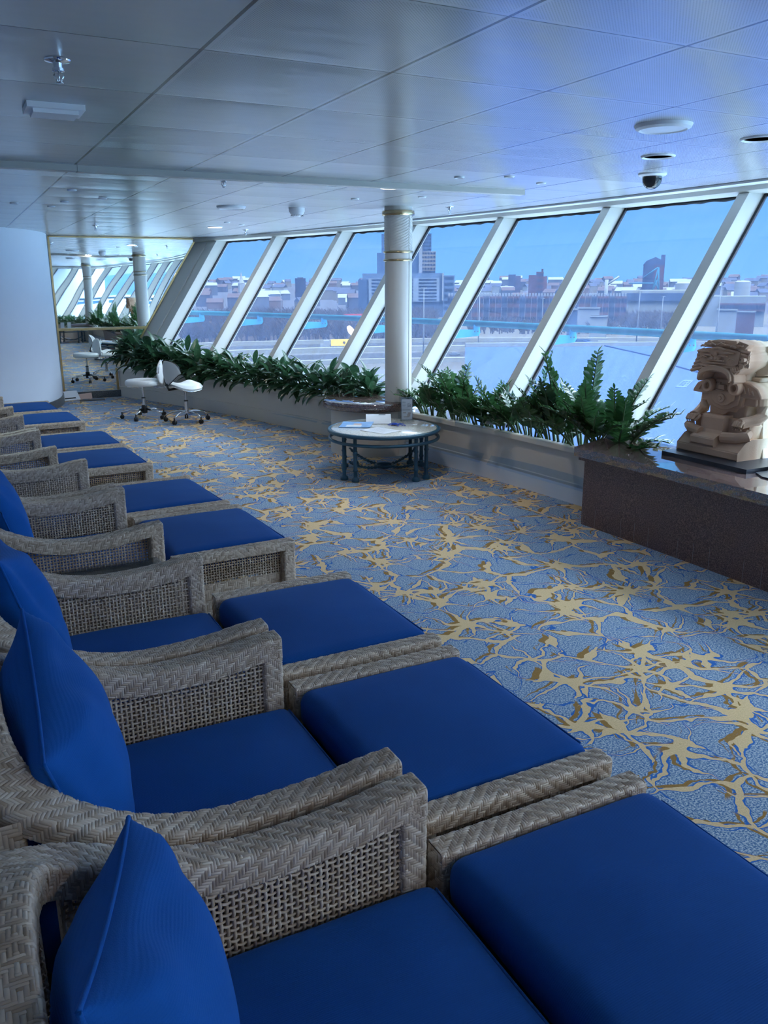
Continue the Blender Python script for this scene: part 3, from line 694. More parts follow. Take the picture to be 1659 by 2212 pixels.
def lerp_poly(c, t):
    ds = [0]
    for a, b in zip(c, c[1:]): ds.append(ds[-1] + math.dist(a, b))
    b = min(max(t, 0), 1) * ds[-1]
    for k in range(len(ds) - 1):
        if b <= ds[k + 1] + 1e-9:
            u = (b - ds[k]) / max(1e-9, ds[k + 1] - ds[k]); return (c[k][0] + (c[k + 1][0] - c[k][0]) * u, c[k][1] + (c[k + 1][1] - c[k][1]) * u)
    return c[-1]
# arm-and-back rail path: x forward, y sideways, z, half width
half = [(0.411, 0.3725, 0.578, 0.0375), (0.33, 0.3725, 0.571, 0.0375), (0.25, 0.3725, 0.558, 0.0375), (0.12, 0.3725, 0.549, 0.038), (0.01, 0.3725, 0.551, 0.038), (-0.10, 0.3725, 0.572, 0.040), (-0.20, 0.368, 0.612, 0.044), (-0.29, 0.350, 0.660, 0.049), (-0.355, 0.305, 0.702, 0.053), (-0.390, 0.235, 0.730, 0.056), (-0.405, 0.12, 0.744, 0.057), (-0.407, 0.0, 0.747, 0.057)]
rail = smooth_line(half + [(x, -y, z, w) for x, y, z, w in half[-2::-1]], 8)
rds = [0]
for a, b in zip(rail, rail[1:]): rds.append(rds[-1] + math.dist(a[:3], b[:3]))
def rail_at(a):
    a = min(max(a, 0), rds[-1]); lo, hi = 0, len(rds) - 1
    while hi - lo > 1:
        mid = (lo + hi) // 2
        if rds[mid] <= a: lo = mid
        else: hi = mid
    t = (a - rds[lo]) / (rds[hi] - rds[lo]); p, q = rail[lo], rail[hi]
    # smooth tangent
    i0, i1 = max(lo - 1, 0), min(hi + 1, len(rail) - 1)
    tx, ty = rail[i1][0] - rail[i0][0], rail[i1][1] - rail[i0][1]; l = math.hypot(tx, ty)
    return [p[c] + (q[c] - p[c]) * t for c in range(4)], (tx / l, ty / l)
RW = 0.05 + 0.08 + 0.065
def Srail(a, b):
    (x, y, z, hw), (tx, ty) = rail_at(a)
    l, h = lerp_poly(sect(hw, 0.05, 0.065), b / RW)
    # b runs from the outer side over the top to the inner side; lateral = left of travel
    return _pt(x, y, z, tx, ty, l, h)
def _pt(x, y, z, tx, ty, l, h):
    # travel goes front -> back along +y side, so the inner side is to the left of travel
    return Vector((x - ty * l, y + tx * l, z + h))
def rail_z_at_x(x):
    for (x0, y0, z0, w0), (x1, y1, z1, w1) in zip(rail, rail[1:]):
        if x1 <= x <= x0: return z0 + (z1 - z0) * (x0 - x) / max(1e-9, x0 - x1)
    return 0.7

def make_chair():
    t = thing('wicker_lounge_chair', '', 'chair')
    mb = MB(); weave(mb, Srail, rds[-1], RW, fj=0.62, fi=0.5); core(mb, Srail, rds[-1], RW, 120, 14)
    mb.build('arm_and_back_rail', M['wicker'], t)
    for sy in (1, -1):
        y0, y1 = sorted((sy * 0.335, sy * 0.410))
        S, L_, W_ = ring4(0.352, 0.411, y0, y1, 0.0, 0.566); mb = MB(); weave(mb, S, L_, W_, fj=0.5, ph=2); core(mb, S, L_, W_, 8, 24); mb.build('front_leg', M['wicker'], t)
        mb = MB(); yp = sy * 0.347
        lattice(mb, lambda a, z, o: Vector((0.352 - a, yp + o * sy, z)), 0.66, lambda a: rail_z_at_x(0.352 - a) - 0.058, 0.20)
        mb.build('side_lattice', M['wicker'], t)
        S = lambda a, b: Vector((0.352 - a if sy < 0 else -0.31 + a, sy * 0.356, 0.04 + b)); mb = MB(); weave(mb, S, 0.662, 0.165, p=0.009, fi=0.5); core(mb, S, 0.662, 0.165, 2, 2); mb.build('lower_side_panel', M['wicker'], t)
        y0, y1 = sorted((sy * 0.30, sy * 0.38)); S, L_, W_ = ring4(-0.42, -0.34, y0, y1, 0.0, 0.66); mb = MB(); weave(mb, S, L_, W_, p=0.009, fj=0.5); core(mb, S, L_, W_, 4, 24); mb.build('rear_leg', M['wicker'], t)
    mb = MB(); lattice(mb, lambda a, z, o: Vector((-0.346 + o, -0.345 + a, z)), 0.69, lambda a: 0.680 - max(0, abs(a - 0.345) - 0.26) * 0.9, 0.22); mb.build('back_lattice', M['wicker'], t)
    S = lambda a, b: Vector((0.404, -0.335 + a, 0.10 + b)); mb = MB(); weave(mb, S, 0.67, 0.16, p=0.009, fi=0.5); core(mb, S, 0.67, 0.16, 2, 2); mb.build('front_apron', M['wicker'], t)
    mb = MB(); mb.box(-0.36, 0.40, -0.345, 0.345, 0.20, 0.255); mb.build('seat_deck', M['wicker_core'], t, False)
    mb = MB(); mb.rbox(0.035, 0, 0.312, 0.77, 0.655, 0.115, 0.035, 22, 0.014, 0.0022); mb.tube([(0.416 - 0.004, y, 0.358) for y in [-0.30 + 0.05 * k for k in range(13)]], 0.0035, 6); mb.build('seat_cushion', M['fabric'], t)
    return t
def make_ottoman():
    t = thing('wicker_ottoman', '', 'ottoman'); HL, HW, ZT = 0.292, 0.400, 0.402
    for sy in (1, -1):
        yc = sy * (HW - 0.033); WW = 0.045 + 0.062 + 0.045
        def S(a, b, yc=yc, sy=sy):
            l, h = lerp_poly(sect(0.032, 0.045, 0.045, 0.009), b / WW)
            return Vector((-HL + a, yc + l, ZT + h))
        def S2(a, b, S=S): return S(a, b)
        mb = MB(); weave(mb, S2, 2 * HL, WW, fi=0.42, ph=1 if sy > 0 else 4)
        core(mb, S2, 2 * HL, WW, 2, 12); mb.build('side_rail', M['wicker'], t)
        for sx in (1, -1):
            x0, x1 = sorted((sx * HL, sx * (HL - 0.058))); y0, y1 = sorted((sy * HW, sy * (HW - 0.065)))
            S4, L_, W_ = ring4(x0, x1, y0, y1, 0.0, ZT - 0.006); mb = MB(); weave(mb, S4, L_, W_, fj=0.5); core(mb, S4, L_, W_, 4, 24); mb.build('leg', M['wicker'], t)
        mb = MB(); yp = sy * (HW - 0.045)
        lattice(mb, lambda a, z, o: Vector((-HL + 0.05 + a, yp + o * sy, z)), 2 * HL - 0.10, lambda a: ZT - 0.05, 0.24); mb.build('side_lattice', M['wicker'], t)
        S5 = lambda a, b: Vector((HL - 0.05 - a if sy > 0 else -HL + 0.05 + a, yp, 0.04 + b)); mb = MB(); weave(mb, S5, 2 * HL - 0.10, 0.20, p=0.009, fi=0.5); core(mb, S5, 2 * HL - 0.1, 0.2, 2, 2); mb.build('lower_side_panel', M['wicker'], t)
    for sx in (1, -1):
        S6 = lambda a, b: Vector((sx * (HL - 0.012), sx * (-HW + 0.065 + a), 0.08 + b)); mb = MB(); weave(mb, S6, 2 * HW - 0.13, 0.20, p=0.009, fi=0.5); core(mb, S6, 2 * HW - 0.13, 0.2, 2, 2); mb.build('end_panel', M['wicker'], t)
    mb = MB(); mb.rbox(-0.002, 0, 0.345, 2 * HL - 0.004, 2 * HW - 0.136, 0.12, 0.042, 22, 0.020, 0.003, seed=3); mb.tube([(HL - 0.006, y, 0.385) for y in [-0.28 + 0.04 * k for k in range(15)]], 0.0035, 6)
    mb.build('cushion', M['fabric'], t)
    mb = MB(); mb.box(-HL + 0.02, HL - 0.02, -HW + 0.06, HW - 0.06, 0.25, 0.29); mb.build('deck', M['wicker_core'], t, False)
    return t
def pillow_mesh(seed, w=0.56, h=0.48, th=0.19, fold=0.016, ear=1.0):
    n = 36; sk = {}
    def P(u, v, sd):
        au, av = abs(u), abs(v)
        x = u * w / 2 * (1 - 0.075 * (1 - av ** 2.2)); z = v * h / 2 * (1 - 0.075 * (1 - au ** 2.2))
        e = max(0.0, (1 - au ** 2.6)) * max(0.0, (1 - av ** 2.6))
        y = sd * th / 2 * e ** 0.52
        rad = max(au, av)
        wr = fold * math.sin(14 * (x - z) + seed) * math.exp(-((rad - 0.85) ** 2) / 0.03) + 0.6 * fold * noise.noise(Vector((x * 9 + seed * 3, z * 6, sd * 3.0 + seed)))
        wr *= min(1.0, (1 - rad) * 7)
        return Vector((x, y + wr * (1 if e > 0 else 0), z + h / 2))
    mb = MB(); g = lambda k: math.sin((k / n * 2 - 1) * PI / 2)
    for sd in (1, -1):
        rows = [[P(g(i), g(j), sd) for j in range(n + 1)] for i in range(n + 1)]
        mb.grid(rows if sd > 0 else rows[::-1])
    seam = [P(g(i), -1, 1) for i in range(n)] + [P(1, g(j), 1) for j in range(n)] + [P(g(n - i), 1, 1) for i in range(n)] + [P(-1, g(n - j), 1) for j in range(n)]
    pp = MB(); pp.tube(seam, 0.0042, 6, close=True)
    return mb, pp
chair0 = make_chair(); ott0 = make_ottoman()
OT = (('nearest the camera, at the bottom of the photo', 0.960, 0.0, 0.0, 0.0),
      ('second in the row from the camera', 1.815, 0.0, 0.0, 0.0),
      ('third in the row from the camera', 2.665, 0.0, -0.004, 0.0),
      ('fourth in the row, just past the first gap', 3.935, 0.035, -0.045, -0.045),
      ('fifth in the row from the camera', 4.775, 0.05, -0.10, -0.105),
      ('sixth in the row, past the second gap', 6.05, 0.04, -0.245, -0.26),
      ('seventh in the row from the camera', 6.89, 0.04, -0.29, -0.29),
      ('eighth in the row, past the third gap', 8.20, 0.05, -0.36, -0.40),
      ('ninth and farthest, by the curved wall', 9.05, 0.06, -0.43, -0.50))
PADJ = [dict(dx=0.022, dy=-0.005, roll=12, yaw=-13, lean=-13, w=0.52, h=0.42, dz=-0.025, th=0.23), dict(dx=0.025, dy=0.03, roll=-9, yaw=-4, lean=-14, w=0.60, h=0.44, dz=-0.02, th=0.24),
        dict(dx=0.02, dy=0.0, roll=7, yaw=3, lean=-16, w=0.58, h=0.46, dz=0.0), dict(dx=0.06, dy=-0.02, roll=0, yaw=2, lean=-16, w=0.58, h=0.46, dz=0.02)] + [dict(dx=0.03, dy=0, roll=(-1) ** k * 3, yaw=0, lean=-15, w=0.58, h=0.46, dz=0) for k in range(5)]
for i, (lab, y, rz, dx, dxo) in enumerate(OT):
    c = chair0 if i == 0 else dup(chair0)
    c.location = (0.352 + dx, y, 0); c.rotation_euler = (0, 0, rz)
    tag(c, 'wicker lounge chair with blue seat, ' + lab, None, 'wicker lounge chairs in a row')
    o = ott0 if i == 0 else dup(ott0)
    cr, sr = math.cos(rz), math.sin(rz); off = 0.7405
    o.location = (0.352 + dxo + off * cr, y + off * sr, 0); o.rotation_euler = (0, 0, rz)
    tag(o, 'wicker ottoman with blue cushion, ' + lab, None, 'wicker ottomans in a row')
    q = PADJ[i]; pm, pp = pillow_mesh(i + 1, q['w'], q['h'], q.get('th', 0.20))
    body = pm.build('back_pillow', M['fabric_p']); pipe = pp.build('piping', M['fabric_p'], body)
    Mx = Matrix.Translation((0.352 + dx - 0.20 + q['dx'], y + q['dy'], 0.375 + q['dz'])) @ Matrix.Rotation(rz + math.radians(q['yaw']), 4, 'Z') @ Matrix.Rotation(math.radians(q['lean']), 4, 'Y') @ Matrix.Rotation(-math.radians(q['roll']), 4, 'X') @ Matrix.Rotation(-PI / 2, 4, 'Z')
    body.matrix_world = Mx
    tag(body, 'royal blue back pillow on the chair ' + lab, 'pillow', 'blue back pillows')
# low glass-topped wicker tables in the gaps
ta0 = thing('wicker_side_table', '', 'side table')
mb = MB()
for x0, x1, y0, y1 in ((-0.28, -0.235, -0.175, -0.13), (0.235, 0.28, -0.175, -0.13), (-0.28, -0.235, 0.13, 0.175), (0.235, 0.28, 0.13, 0.175)):
    S, L_, W_ = ring4(x0, x1, y0, y1, 0, 0.44); mb = MB(); weave(mb, S, L_, W_, p=0.009, fj=0.5); core(mb, S, L_, W_, 2, 16); mb.build('leg', M['wicker'], ta0)
S = lambda a, b: Vector((-0.28 + a, -0.175 + b, 0.442)); mb = MB(); weave(mb, S, 0.56, 0.35, p=0.009, fi=0.5); core(mb, S, 0.56, 0.35, 2, 2); mb.build('woven_top', M['wicker'], ta0)
for sy in (1, -1):
    S = lambda a, b: Vector((sy * (0.24 - a), sy * 0.17, 0.24 + b)); mb = MB(); weave(mb, S, 0.48, 0.2, p=0.009, fi=0.5); core(mb, S, 0.48, 0.2, 2, 2); mb.build('side_panel', M['wicker'], ta0)
s = Sh('table_glass'); s.col((0.06, 0.08, 0.09)); s.set(Roughness=0.03, Alpha=0.45); M['tglass'] = s.m
mb = MB(); mb.rbox(0, 0, 0.451, 0.57, 0.36, 0.008, 0.003, 6); mb.build('glass_top', M['tglass'], ta0)
for i, (x, y, rz, lab) in enumerate(((0.40, 3.285, 0.02, 'between the third and fourth lounge chairs'), (0.24, 5.41, 0.05, 'between the fifth and sixth lounge chairs'), (0.05, 7.545, 0.05, 'between the seventh and eighth lounge chairs'))):
    c = ta0 if i == 0 else dup(ta0); c.location = (x, y, 0); c.rotation_euler = (0, 0, rz); tag(c, 'low wicker side table with glass top ' + lab, None, 'glass topped wicker side tables')

# ---------------------------------------------------------------- round coffee tables
def coffee_table():
    t = thing('coffee_table', '', 'table'); R_ = 0.485; Z = 0.385
    circ = lambda r, z, n=72: [(r * math.cos(2 * PI * k / n), r * math.sin(2 * PI * k / n), z) for k in range(n)]
    mb = MB(); mb.lathe([(0.44, Z - 0.018), (0.452, Z - 0.014), (0.456, Z + 0.004), (0.452, Z + 0.014), (0.440, Z + 0.020), (0, Z + 0.0205)], 72); mb.build('stone_top', M['terrazzo'], t, auto=40)
    mb = MB(); mb.tube(circ(R_ - 0.017, Z), 0.017, 10, True); mb.build('top_ring', M['teal'], t)
    mb = MB(); mb.tube(circ(R_ - 0.018, Z - 0.068), 0.014, 10, True); mb.build('lower_ring', M['teal'], t)
    for k in range(4):
        for d in (-0.10, 0.10):
            a = math.radians(200) + k * PI / 2 + d * 1.55; r = 0.425; x, y = r * math.cos(a), r * math.sin(a)
            mb = MB(); mb.lathe([(0.0, 0), (0.031, 0), (0.035, 0.014), (0.031, 0.03), (0.019, 0.036), (0.0165, 0.045), (0.0165, 0.085), (0.021, 0.088), (0.021, 0.102), (0.0165, 0.106), (0.0155, 0.24), (0.020, 0.244), (0.020, 0.256), (0.0155, 0.262), (0.0155, Z)], 16, (x, y, 0)); mb.build('leg', M['teal'], t, auto=60)
        a = math.radians(200) + k * PI / 2; mb = MB()
        for ph in (0, PI):
            mb.tube([(((0.42 - 0.35 * q / 30) * math.cos(a)) + 0.007 * math.cos(q * 0.9 + ph) * -math.sin(a), ((0.42 - 0.35 * q / 30) * math.sin(a)) + 0.007 * math.cos(q * 0.9 + ph) * math.cos(a), 0.165 - 0.10 * math.sin(q / 30 * PI / 2) ** 0.8 + 0.007 * math.sin(q * 0.9 + ph)) for q in range(31)], 0.007, 6)
        mb.build('twisted_stretcher', M['teal'], t)
    mb = MB(); mb.tube(circ(0.075, 0.067, 32), 0.012, 8, True); mb.tube(circ(0.05, 0.055, 32), 0.010, 8, True); mb.build('stretcher_ring', M['teal'], t)
    return t
tb = coffee_table(); tb.location = (3.225, 6.28, 0); tag(tb, 'round teal metal coffee table with cream stone top, beside the column', None, 'round coffee tables')
tb2 = dup(tb, (3.10, 0.02, 0), 0.7); tag(tb2, 'second round teal coffee table, seen only in the mirror', None, 'round coffee tables')
ZT_ = 0.4065
t = thing('brochure_holder', 'clear acrylic upright brochure holder with a printed sheet on the coffee table', 'sign holder', (3.555, 6.47, ZT_), math.radians(-24))
mb = MB(); Mx = Matrix.Rotation(math.radians(-4), 4, 'X'); mb.box(-0.055, 0.055, 0.0, 0.003, 0, 0.205, Mx); mb.box(-0.055, 0.055, 0.006, 0.009, 0, 0.205, Mx); mb.box(-0.06, 0.06, -0.05, 0.02, 0, 0.003); mb.build('acrylic_body', M['acrylic'], t, False)
mb = MB(); mb.box(-0.046, 0.046, 0.0035, 0.0055, 0.006, 0.186, Mx); sheet = mb.build('printed_sheet', M['paper'], t, False)
mb = MB()
for k, (x0, x1, z) in enumerate(((-0.04, -0.012, 0.163), (-0.04, -0.01, 0.157), (-0.04, -0.014, 0.151), (-0.04, -0.012, 0.136), (-0.04, -0.01, 0.130), (-0.04, -0.016, 0.124), (-0.04, 0.01, 0.108), (-0.04, 0.03, 0.098), (-0.04, 0.032, 0.093), (-0.04, 0.028, 0.088))): mb.box(x0, x1, 0.0028, 0.0034, z, z + 0.0022, Mx)
for x0, x1, z0, z1 in ((0.006, 0.011, 0.122, 0.150), (0.006, 0.034, 0.118, 0.123), (0.029, 0.034, 0.122, 0.142), (0.011, 0.026, 0.148, 0.152), (0.014, 0.025, 0.127, 0.139)): mb.box(x0, x1, 0.0028, 0.0034, z0, z1, Mx)
mb.build('printing', M['ink'], sheet, False)
mb = MB(); mb.box(-0.035, -0.008, 0.0028, 0.0034, 0.062, 0.072, Mx); mb.box(0.008, 0.034, 0.0028, 0.0034, 0.055, 0.070, Mx); mb.box(-0.03, 0.02, 0.0028, 0.0034, 0.026, 0.036, Mx); mb.box(0.002, 0.03, 0.0028, 0.0034, 0.034, 0.056, Mx); mb.build('printed_picture', plain('muted_print', (0.42, 0.38, 0.36), 0.6, var=0.4, scale=60), sheet, False)
# white carry tray, folded
mb = MB(); Mz = Matrix.Translation((3.30, 6.51, ZT_)) @ Matrix.Rotation(math.radians(-26), 4, 'Z')
rows = [[Mz @ Vector((x, y, z)) for x in (-0.12, -0.06, 0.0, 0.06, 0.10)] for y, z in ((-0.11, 0.001), (-0.07, 0.03), (-0.02, 0.052), (0.03, 0.062), (0.06, 0.060), (0.062, 0.001))]
mb.grid(rows); mb.grid([[rows[i][0] for i in range(6)], [Vector((rows[i][0].x, rows[i][0].y, ZT_)) for i in range(6)]]); mb.grid([[rows[i][4] for i in range(6)], [Vector((rows[i][4].x, rows[i][4].y, ZT_)) for i in range(6)]])
cn = mb.build('cardboard_carrier', M['paper'], None, True, 40); tag(cn, 'white folded card carrier with slot handle beside the acrylic brochure holder', 'carrier')
mb = MB(); mb.v = [tuple(Mz @ Vector((x, y, z))) for x, y, z in ((-0.01, 0.008, 0.0610), (0.05, 0.008, 0.0610), (0.054, 0.022, 0.0635), (-0.006, 0.022, 0.0635))]; mb.face((0, 1, 2, 3)); mb.build('handle_slot', M['black'], cn, False)
def sheet_at(name, cx, cy, w, h, rz, mat, label, cat, curl=0.0, z=ZT_, th=0.0012, prints=None, group=None):
    Mz = Matrix.Translation((cx, cy, z)) @ Matrix.Rotation(rz, 4, 'Z'); mb = MB(); n = 8
    top = [[Mz @ Vector((-w / 2 + w * i / n, -h / 2 + h * j / n, th + 0.0006 + curl * (i / n) ** 3 + 0.4 * curl * (1 - j / n) ** 4)) for j in range(n + 1)] for i in range(n + 1)]
    mb.grid(top); mb.grid([[p - Vector((0, 0, th)) for p in r] for r in top[::-1]])
    edge = [top[i][0] for i in range(n + 1)] + [top[n][j] for j in range(1, n + 1)] + [top[i][n] for i in range(n - 1, -1, -1)] + [top[0][j] for j in range(n - 1, -1, -1)]
    mb.grid([edge, [p - Vector((0, 0, th)) for p in edge]])
    o = mb.build(name, mat, None, True, 40); tag(o, label, cat, group); 
    if prints:
        for nm, mt, bx in prints:
            m2 = MB()
            for (a, b, c, d) in bx: m2.v.extend([tuple(Mz @ Vector((-w / 2 + w * p, -h / 2 + h * q, th + 0.0012 + curl * p ** 3 + 0.4 * curl * (1 - q) ** 4))) for p, q in ((a, c), (b, c), (b, d), (a, d))]); k = len(m2.v); m2.face((k - 4, k - 3, k - 2, k - 1))
            m2.build(nm, mt, o, False)
    return o
sheet_at('magazine', 3.03, 6.42, 0.22, 0.27, math.radians(55), M['lightblue'], 'glossy blue and white magazine at the left of the coffee table top', 'magazine', 0.012, th=0.004, prints=[('cover_photo', M['paper'], [(0.1, 0.5, 0.3, 0.8)]), ('cover_figure', M['pink'], [(0.4, 0.75, 0.35, 0.6)])])
sheet_at('paper_form', 3.10, 6.10, 0.21, 0.28, math.radians(20), M['paper'], 'white printed form lying at the front of the coffee table top', 'paper', prints=[('form_lines', M['ink'], [(0.1, 0.9, q, q + 0.008) for q in (0.2, 0.3, 0.4, 0.5, 0.6, 0.7, 0.8)] + [(p, p + 0.006, 0.2, 0.8) for p in (0.3, 0.5, 0.7)])])
mb = MB(); rb = random.Random(5)
for k in range(5):
    a = rb.uniform(0, PI); c0 = Vector((3.335 + rb.uniform(-0.02, 0.02), 6.27 + rb.uniform(-0.02, 0.02), ZT_ + 0.006))
    mb.tube([c0 + Vector((math.cos(a + 0.25 * math.sin(q * 0.8)) * (q - 6) * 0.012, math.sin(a + 0.25 * math.sin(q * 0.8)) * (q - 6) * 0.012, 0.004 * abs(math.sin(q * 1.1 + k)))) for q in range(13)], 0.006, 6, flat=0.35)
for k in range(3):
    mb.tube([(3.325 + 0.022 * math.cos(q * 0.5 + k), 6.275 + 0.014 * math.sin(q * 0.5 + k), ZT_ + 0.010 + 0.008 * abs(math.sin(q * 0.35 + k))) for q in range(12)], 0.004, 6)
tag(mb.build('ribbon_tangle', M['ribbon']), 'tangle of blue ribbons or straps in the middle of the coffee table top', 'ribbon')
# things on the second table, seen in the mirror
for x, y, rz, lab in ((2.86, 0.24, 0.4, 'white brochure stand on the mirrored table, left one'), (3.05, 0.18, 0.2, 'white brochure stand on the mirrored table, right one')):
    mb = MB(); Mz = Matrix.Translation((x, y, ZT_)) @ Matrix.Rotation(rz, 4, 'Z'); mb.box(-0.05, 0.05, 0, 0.004, 0, 0.2, Mz); mb.box(-0.05, 0.05, -0.03, 0.03, 0, 0.004, Mz); tag(mb.build('brochure_stand', M['paper'], None, False), lab, 'sign holder')

# leaflets on the floor by the mirror
def lean_sheet(name, x, y, w, h, tilt, rz, mat, label, cat, th=0.004, group=None):
    Mz = Matrix.Translation((x, y, 0.002)) @ Matrix.Rotation(rz, 4, 'Z') @ Matrix.Rotation(math.radians(tilt), 4, 'X'); mb = MB(); mb.box(-w / 2, w / 2, -th, 0, 0, h, Mz); return tag(mb.build(name, mat, None, False), label, cat, group), Mz
o, Mz = lean_sheet('leaflet', 1.47, 12.60, 0.24, 0.16, -42, 0.30, M['bright_white'], 'white leaflet propped against the foot of the curved wall by the mirror', 'leaflet', group='papers by the mirror')
mb = MB(); mb.box(-0.10, 0.06, -0.006, -0.004, 0.025, 0.045, Mz); mb.build('title_line', M['black'], o, False)
lean_sheet('leaflet', 1.60, 12.66, 0.30, 0.12, -38, -0.05, M['pink'], 'pale pink leaflet leaning behind the white one by the mirror', 'leaflet', group='papers by the mirror')
sheet_at('booklet', 1.72, 12.47, 0.34, 0.14, -0.1, M['darkcover'], 'dark flat booklet on the carpet by the mirror foot', 'booklet', 0.0, z=0.001, th=0.008)

# ---------------------------------------------------------------- white wheeled treatment stools
def casters(t, n, R_, r0, arm, a0):
    for k in range(n):
        a = a0 + 2 * PI * k / n; c, s_ = math.cos(a), math.sin(a); mb = MB()
        if arm == 'flat': mb.tube([(0.03 * c, 0.03 * s_, 0.115), (R_ * c, R_ * s_, 0.085)], 0.013, 8, flat=0.9)
        else: mb.tube([((0.03 + (R_ - 0.03) * q / 8) * c, (0.03 + (R_ - 0.03) * q / 8) * s_, 0.128 - 0.055 * (q / 8) ** 3.2) for q in range(9)], [0.016 - 0.0005 * q for q in range(9)], 8, flat=0.7)
        lg = mb.build('base_arm', M['chrome'], t)
        mb = MB(); mb.tube([(R_ * c, R_ * s_, 0.085), (R_ * c, R_ * s_, 0.045)], 0.008, 8)
        for sd in (-1, 1):
            ax = Vector((-s_, c, 0)); ctr = Vector((R_ * c, R_ * s_, 0.0255)) + ax * 0.012 * sd
            Mx = Matrix.Translation(ctr) @ ax.to_track_quat('Z', 'Y').to_matrix().to_4x4(); mb.lathe([(0.0, -0.009), (0.022, -0.009), (0.0255, -0.004), (0.0255, 0.004), (0.022, 0.009), (0, 0.009)], 16, M=Mx)
        mb.build('caster', M['black'], lg, auto=60)
def gas_post(t, ztop, hub=True):
    mb = MB(); mb.lathe([(0.024, 0.10), (0.024, 0.25), (0.021, 0.252)], 20); mb.lathe([(0.014, 0.25), (0.014, ztop)], 16); mb.build('gas_post', M['chrome'], t, auto=50)
    mb = MB()
    if hub: mb.lathe([(0.0, 0.06), (0.034, 0.065), (0.036, 0.10), (0.034, 0.155), (0.026, 0.165)], 20)
    mb.lathe([(0.026, 0.246), (0.026, 0.256), (0.018, 0.262)], 20); mb.build('hub', M['black'], t, auto=50)
t = thing('treatment_stool', 'white vinyl wheeled stool with round seat and upright curved back, left one', 'stool', (2.04, 10.43, 0), 0, 'white wheeled stools')
casters(t, 5, 0.27, 0, 'flat', 0.35); gas_post(t, 0.40)
mb = MB(); mb.lathe([(0.0, 0.398), (0.19, 0.398), (0.192, 0.404)], 40); mb.build('seat_rim', M['chrome'], t, auto=40)
mb = MB(); mb.lathe([(0.190, 0.404), (0.203, 0.41), (0.206, 0.44), (0.200, 0.462), (0.18, 0.474), (0.10, 0.468), (0.0, 0.464)], 48); mb.build('seat', M['vinyl'], t, auto=60)
rows = []
for i in range(17):                           # curved padded back on the right-hand side
    u = i / 16 * 2 - 1; row = []
    hh = 0.14 * math.sqrt(max(0.0, 1 - abs(u) ** 2.6)); a = u * 0.62 - 0.30
    for k in range(12):
        ph = 2 * PI * k / 12; rr = 0.235 + 0.024 * math.cos(ph) * (1 - 0.5 * abs(u) ** 3); zz = 0.555 + (hh + 0.012) * math.sin(ph) * (0.8 + 0.2 * abs(math.sin(ph)))
        row.append(Vector((rr * math.cos(a), rr * math.sin(a), zz)))
    rows.append(row)
mb = MB(); mb.grid(rows, close_v=True); bk = mb.build('backrest', M['vinyl'], t)
mb = MB(); mb.tube([(0.262 * math.cos((i / 24 * 2 - 1) * 0.62 - 0.30), 0.262 * math.sin((i / 24 * 2 - 1) * 0.62 - 0.30), 0.555 + 0.150 * math.sqrt(max(0, 1 - abs(i / 24 * 2 - 1) ** 2.6))) for i in range(25)], 0.005, 6); mb.build('back_trim', M['chrome'], bk)
for d in (-0.04, 0.04):
    mb = MB(); a = -0.30; c, s_ = math.cos(a), math.sin(a); mb.tube([(0.10 * c - d * s_, 0.10 * s_ + d * c, 0.392), (0.22 * c - d * s_, 0.22 * s_ + d * c, 0.365), (0.27 * c - d * s_, 0.27 * s_ + d * c, 0.37), (0.268 * c - d * s_, 0.268 * s_ + d * c, 0.48)], 0.007, 8); mb.build('back_bracket', M['chrome'], t)
t = thing('treatment_stool', 'white vinyl wheeled stool with saddle seat and low winged back, right one', 'stool', (2.43, 9.90, 0), 0, 'white wheeled stools')
casters(t, 5, 0.26, 0, 'arched', 0.1); gas_post(t, 0.415, False)
vx, vy = 0.95, 0.31                          # direction the seat points
def SB(u, v, z): return Vector((u * vx - v * vy, u * vy + v * vx, z))
rows = []; rim = []
for i in range(25):
    row = []
    r_ = i / 24
    for k in range(40):
        a = 2 * PI * k / 40; R1 = 0.205 * (1 + 0.06 * math.cos(2 * a)); u, v = r_ * R1 * math.cos(a), r_ * R1 * 0.92 * math.sin(a)
        z = 0.462 - 1.1 * v * v + 0.9 * (u * u) * (1 if u < 0 else -0.35) + 0.035 * math.exp(-((u - 0.06) / 0.08) ** 2) * math.exp(-(v / 0.07) ** 2) - 0.03 * max(0, r_ - 0.86) / 0.14
        row.append(SB(u, v, z))
    rows.append(row)
mb = MB(); mb.grid(rows, close_v=True); mb.grid([rows[-1], [p - Vector((0, 0, 0.028)) * 1 - Vector((p.x, p.y, 0)) * 0.06 for p in rows[-1]], [Vector((p.x * 0.3, p.y * 0.3, 0.415)) for p in rows[-1]]], close_v=True); st = mb.build('seat', M['vinyl'], t, auto=60)
mb = MB(); mb.tube([p * 1.0 - Vector((0, 0, 0.024)) for p in rows[-1]], 0.006, 6, True); mb.build('seat_trim', M['chrome'], st)
rows = []
for i in range(21):
    u = i / 20 * 2 - 1; a = u * 0.85; row = []
    top = 0.132 * math.sqrt(max(0.0, 1 - abs(u) ** 2.4)); low = 0.155 * max(0.0, 1 - abs(u) ** 1.15)
    for k in range(12):
        ph = 2 * PI * k / 12; rr = 0.225 + 0.020 * math.cos(ph); zz = 0.60 + (top + 0.006 if math.sin(ph) > 0 else low + 0.006) * math.sin(ph)
        row.append(SB(-rr * math.cos(a), rr * math.sin(a), zz))
    rows.append(row)
mb = MB(); mb.grid(rows, close_v=True); bk = mb.build('backrest', M['vinyl_back'], t)
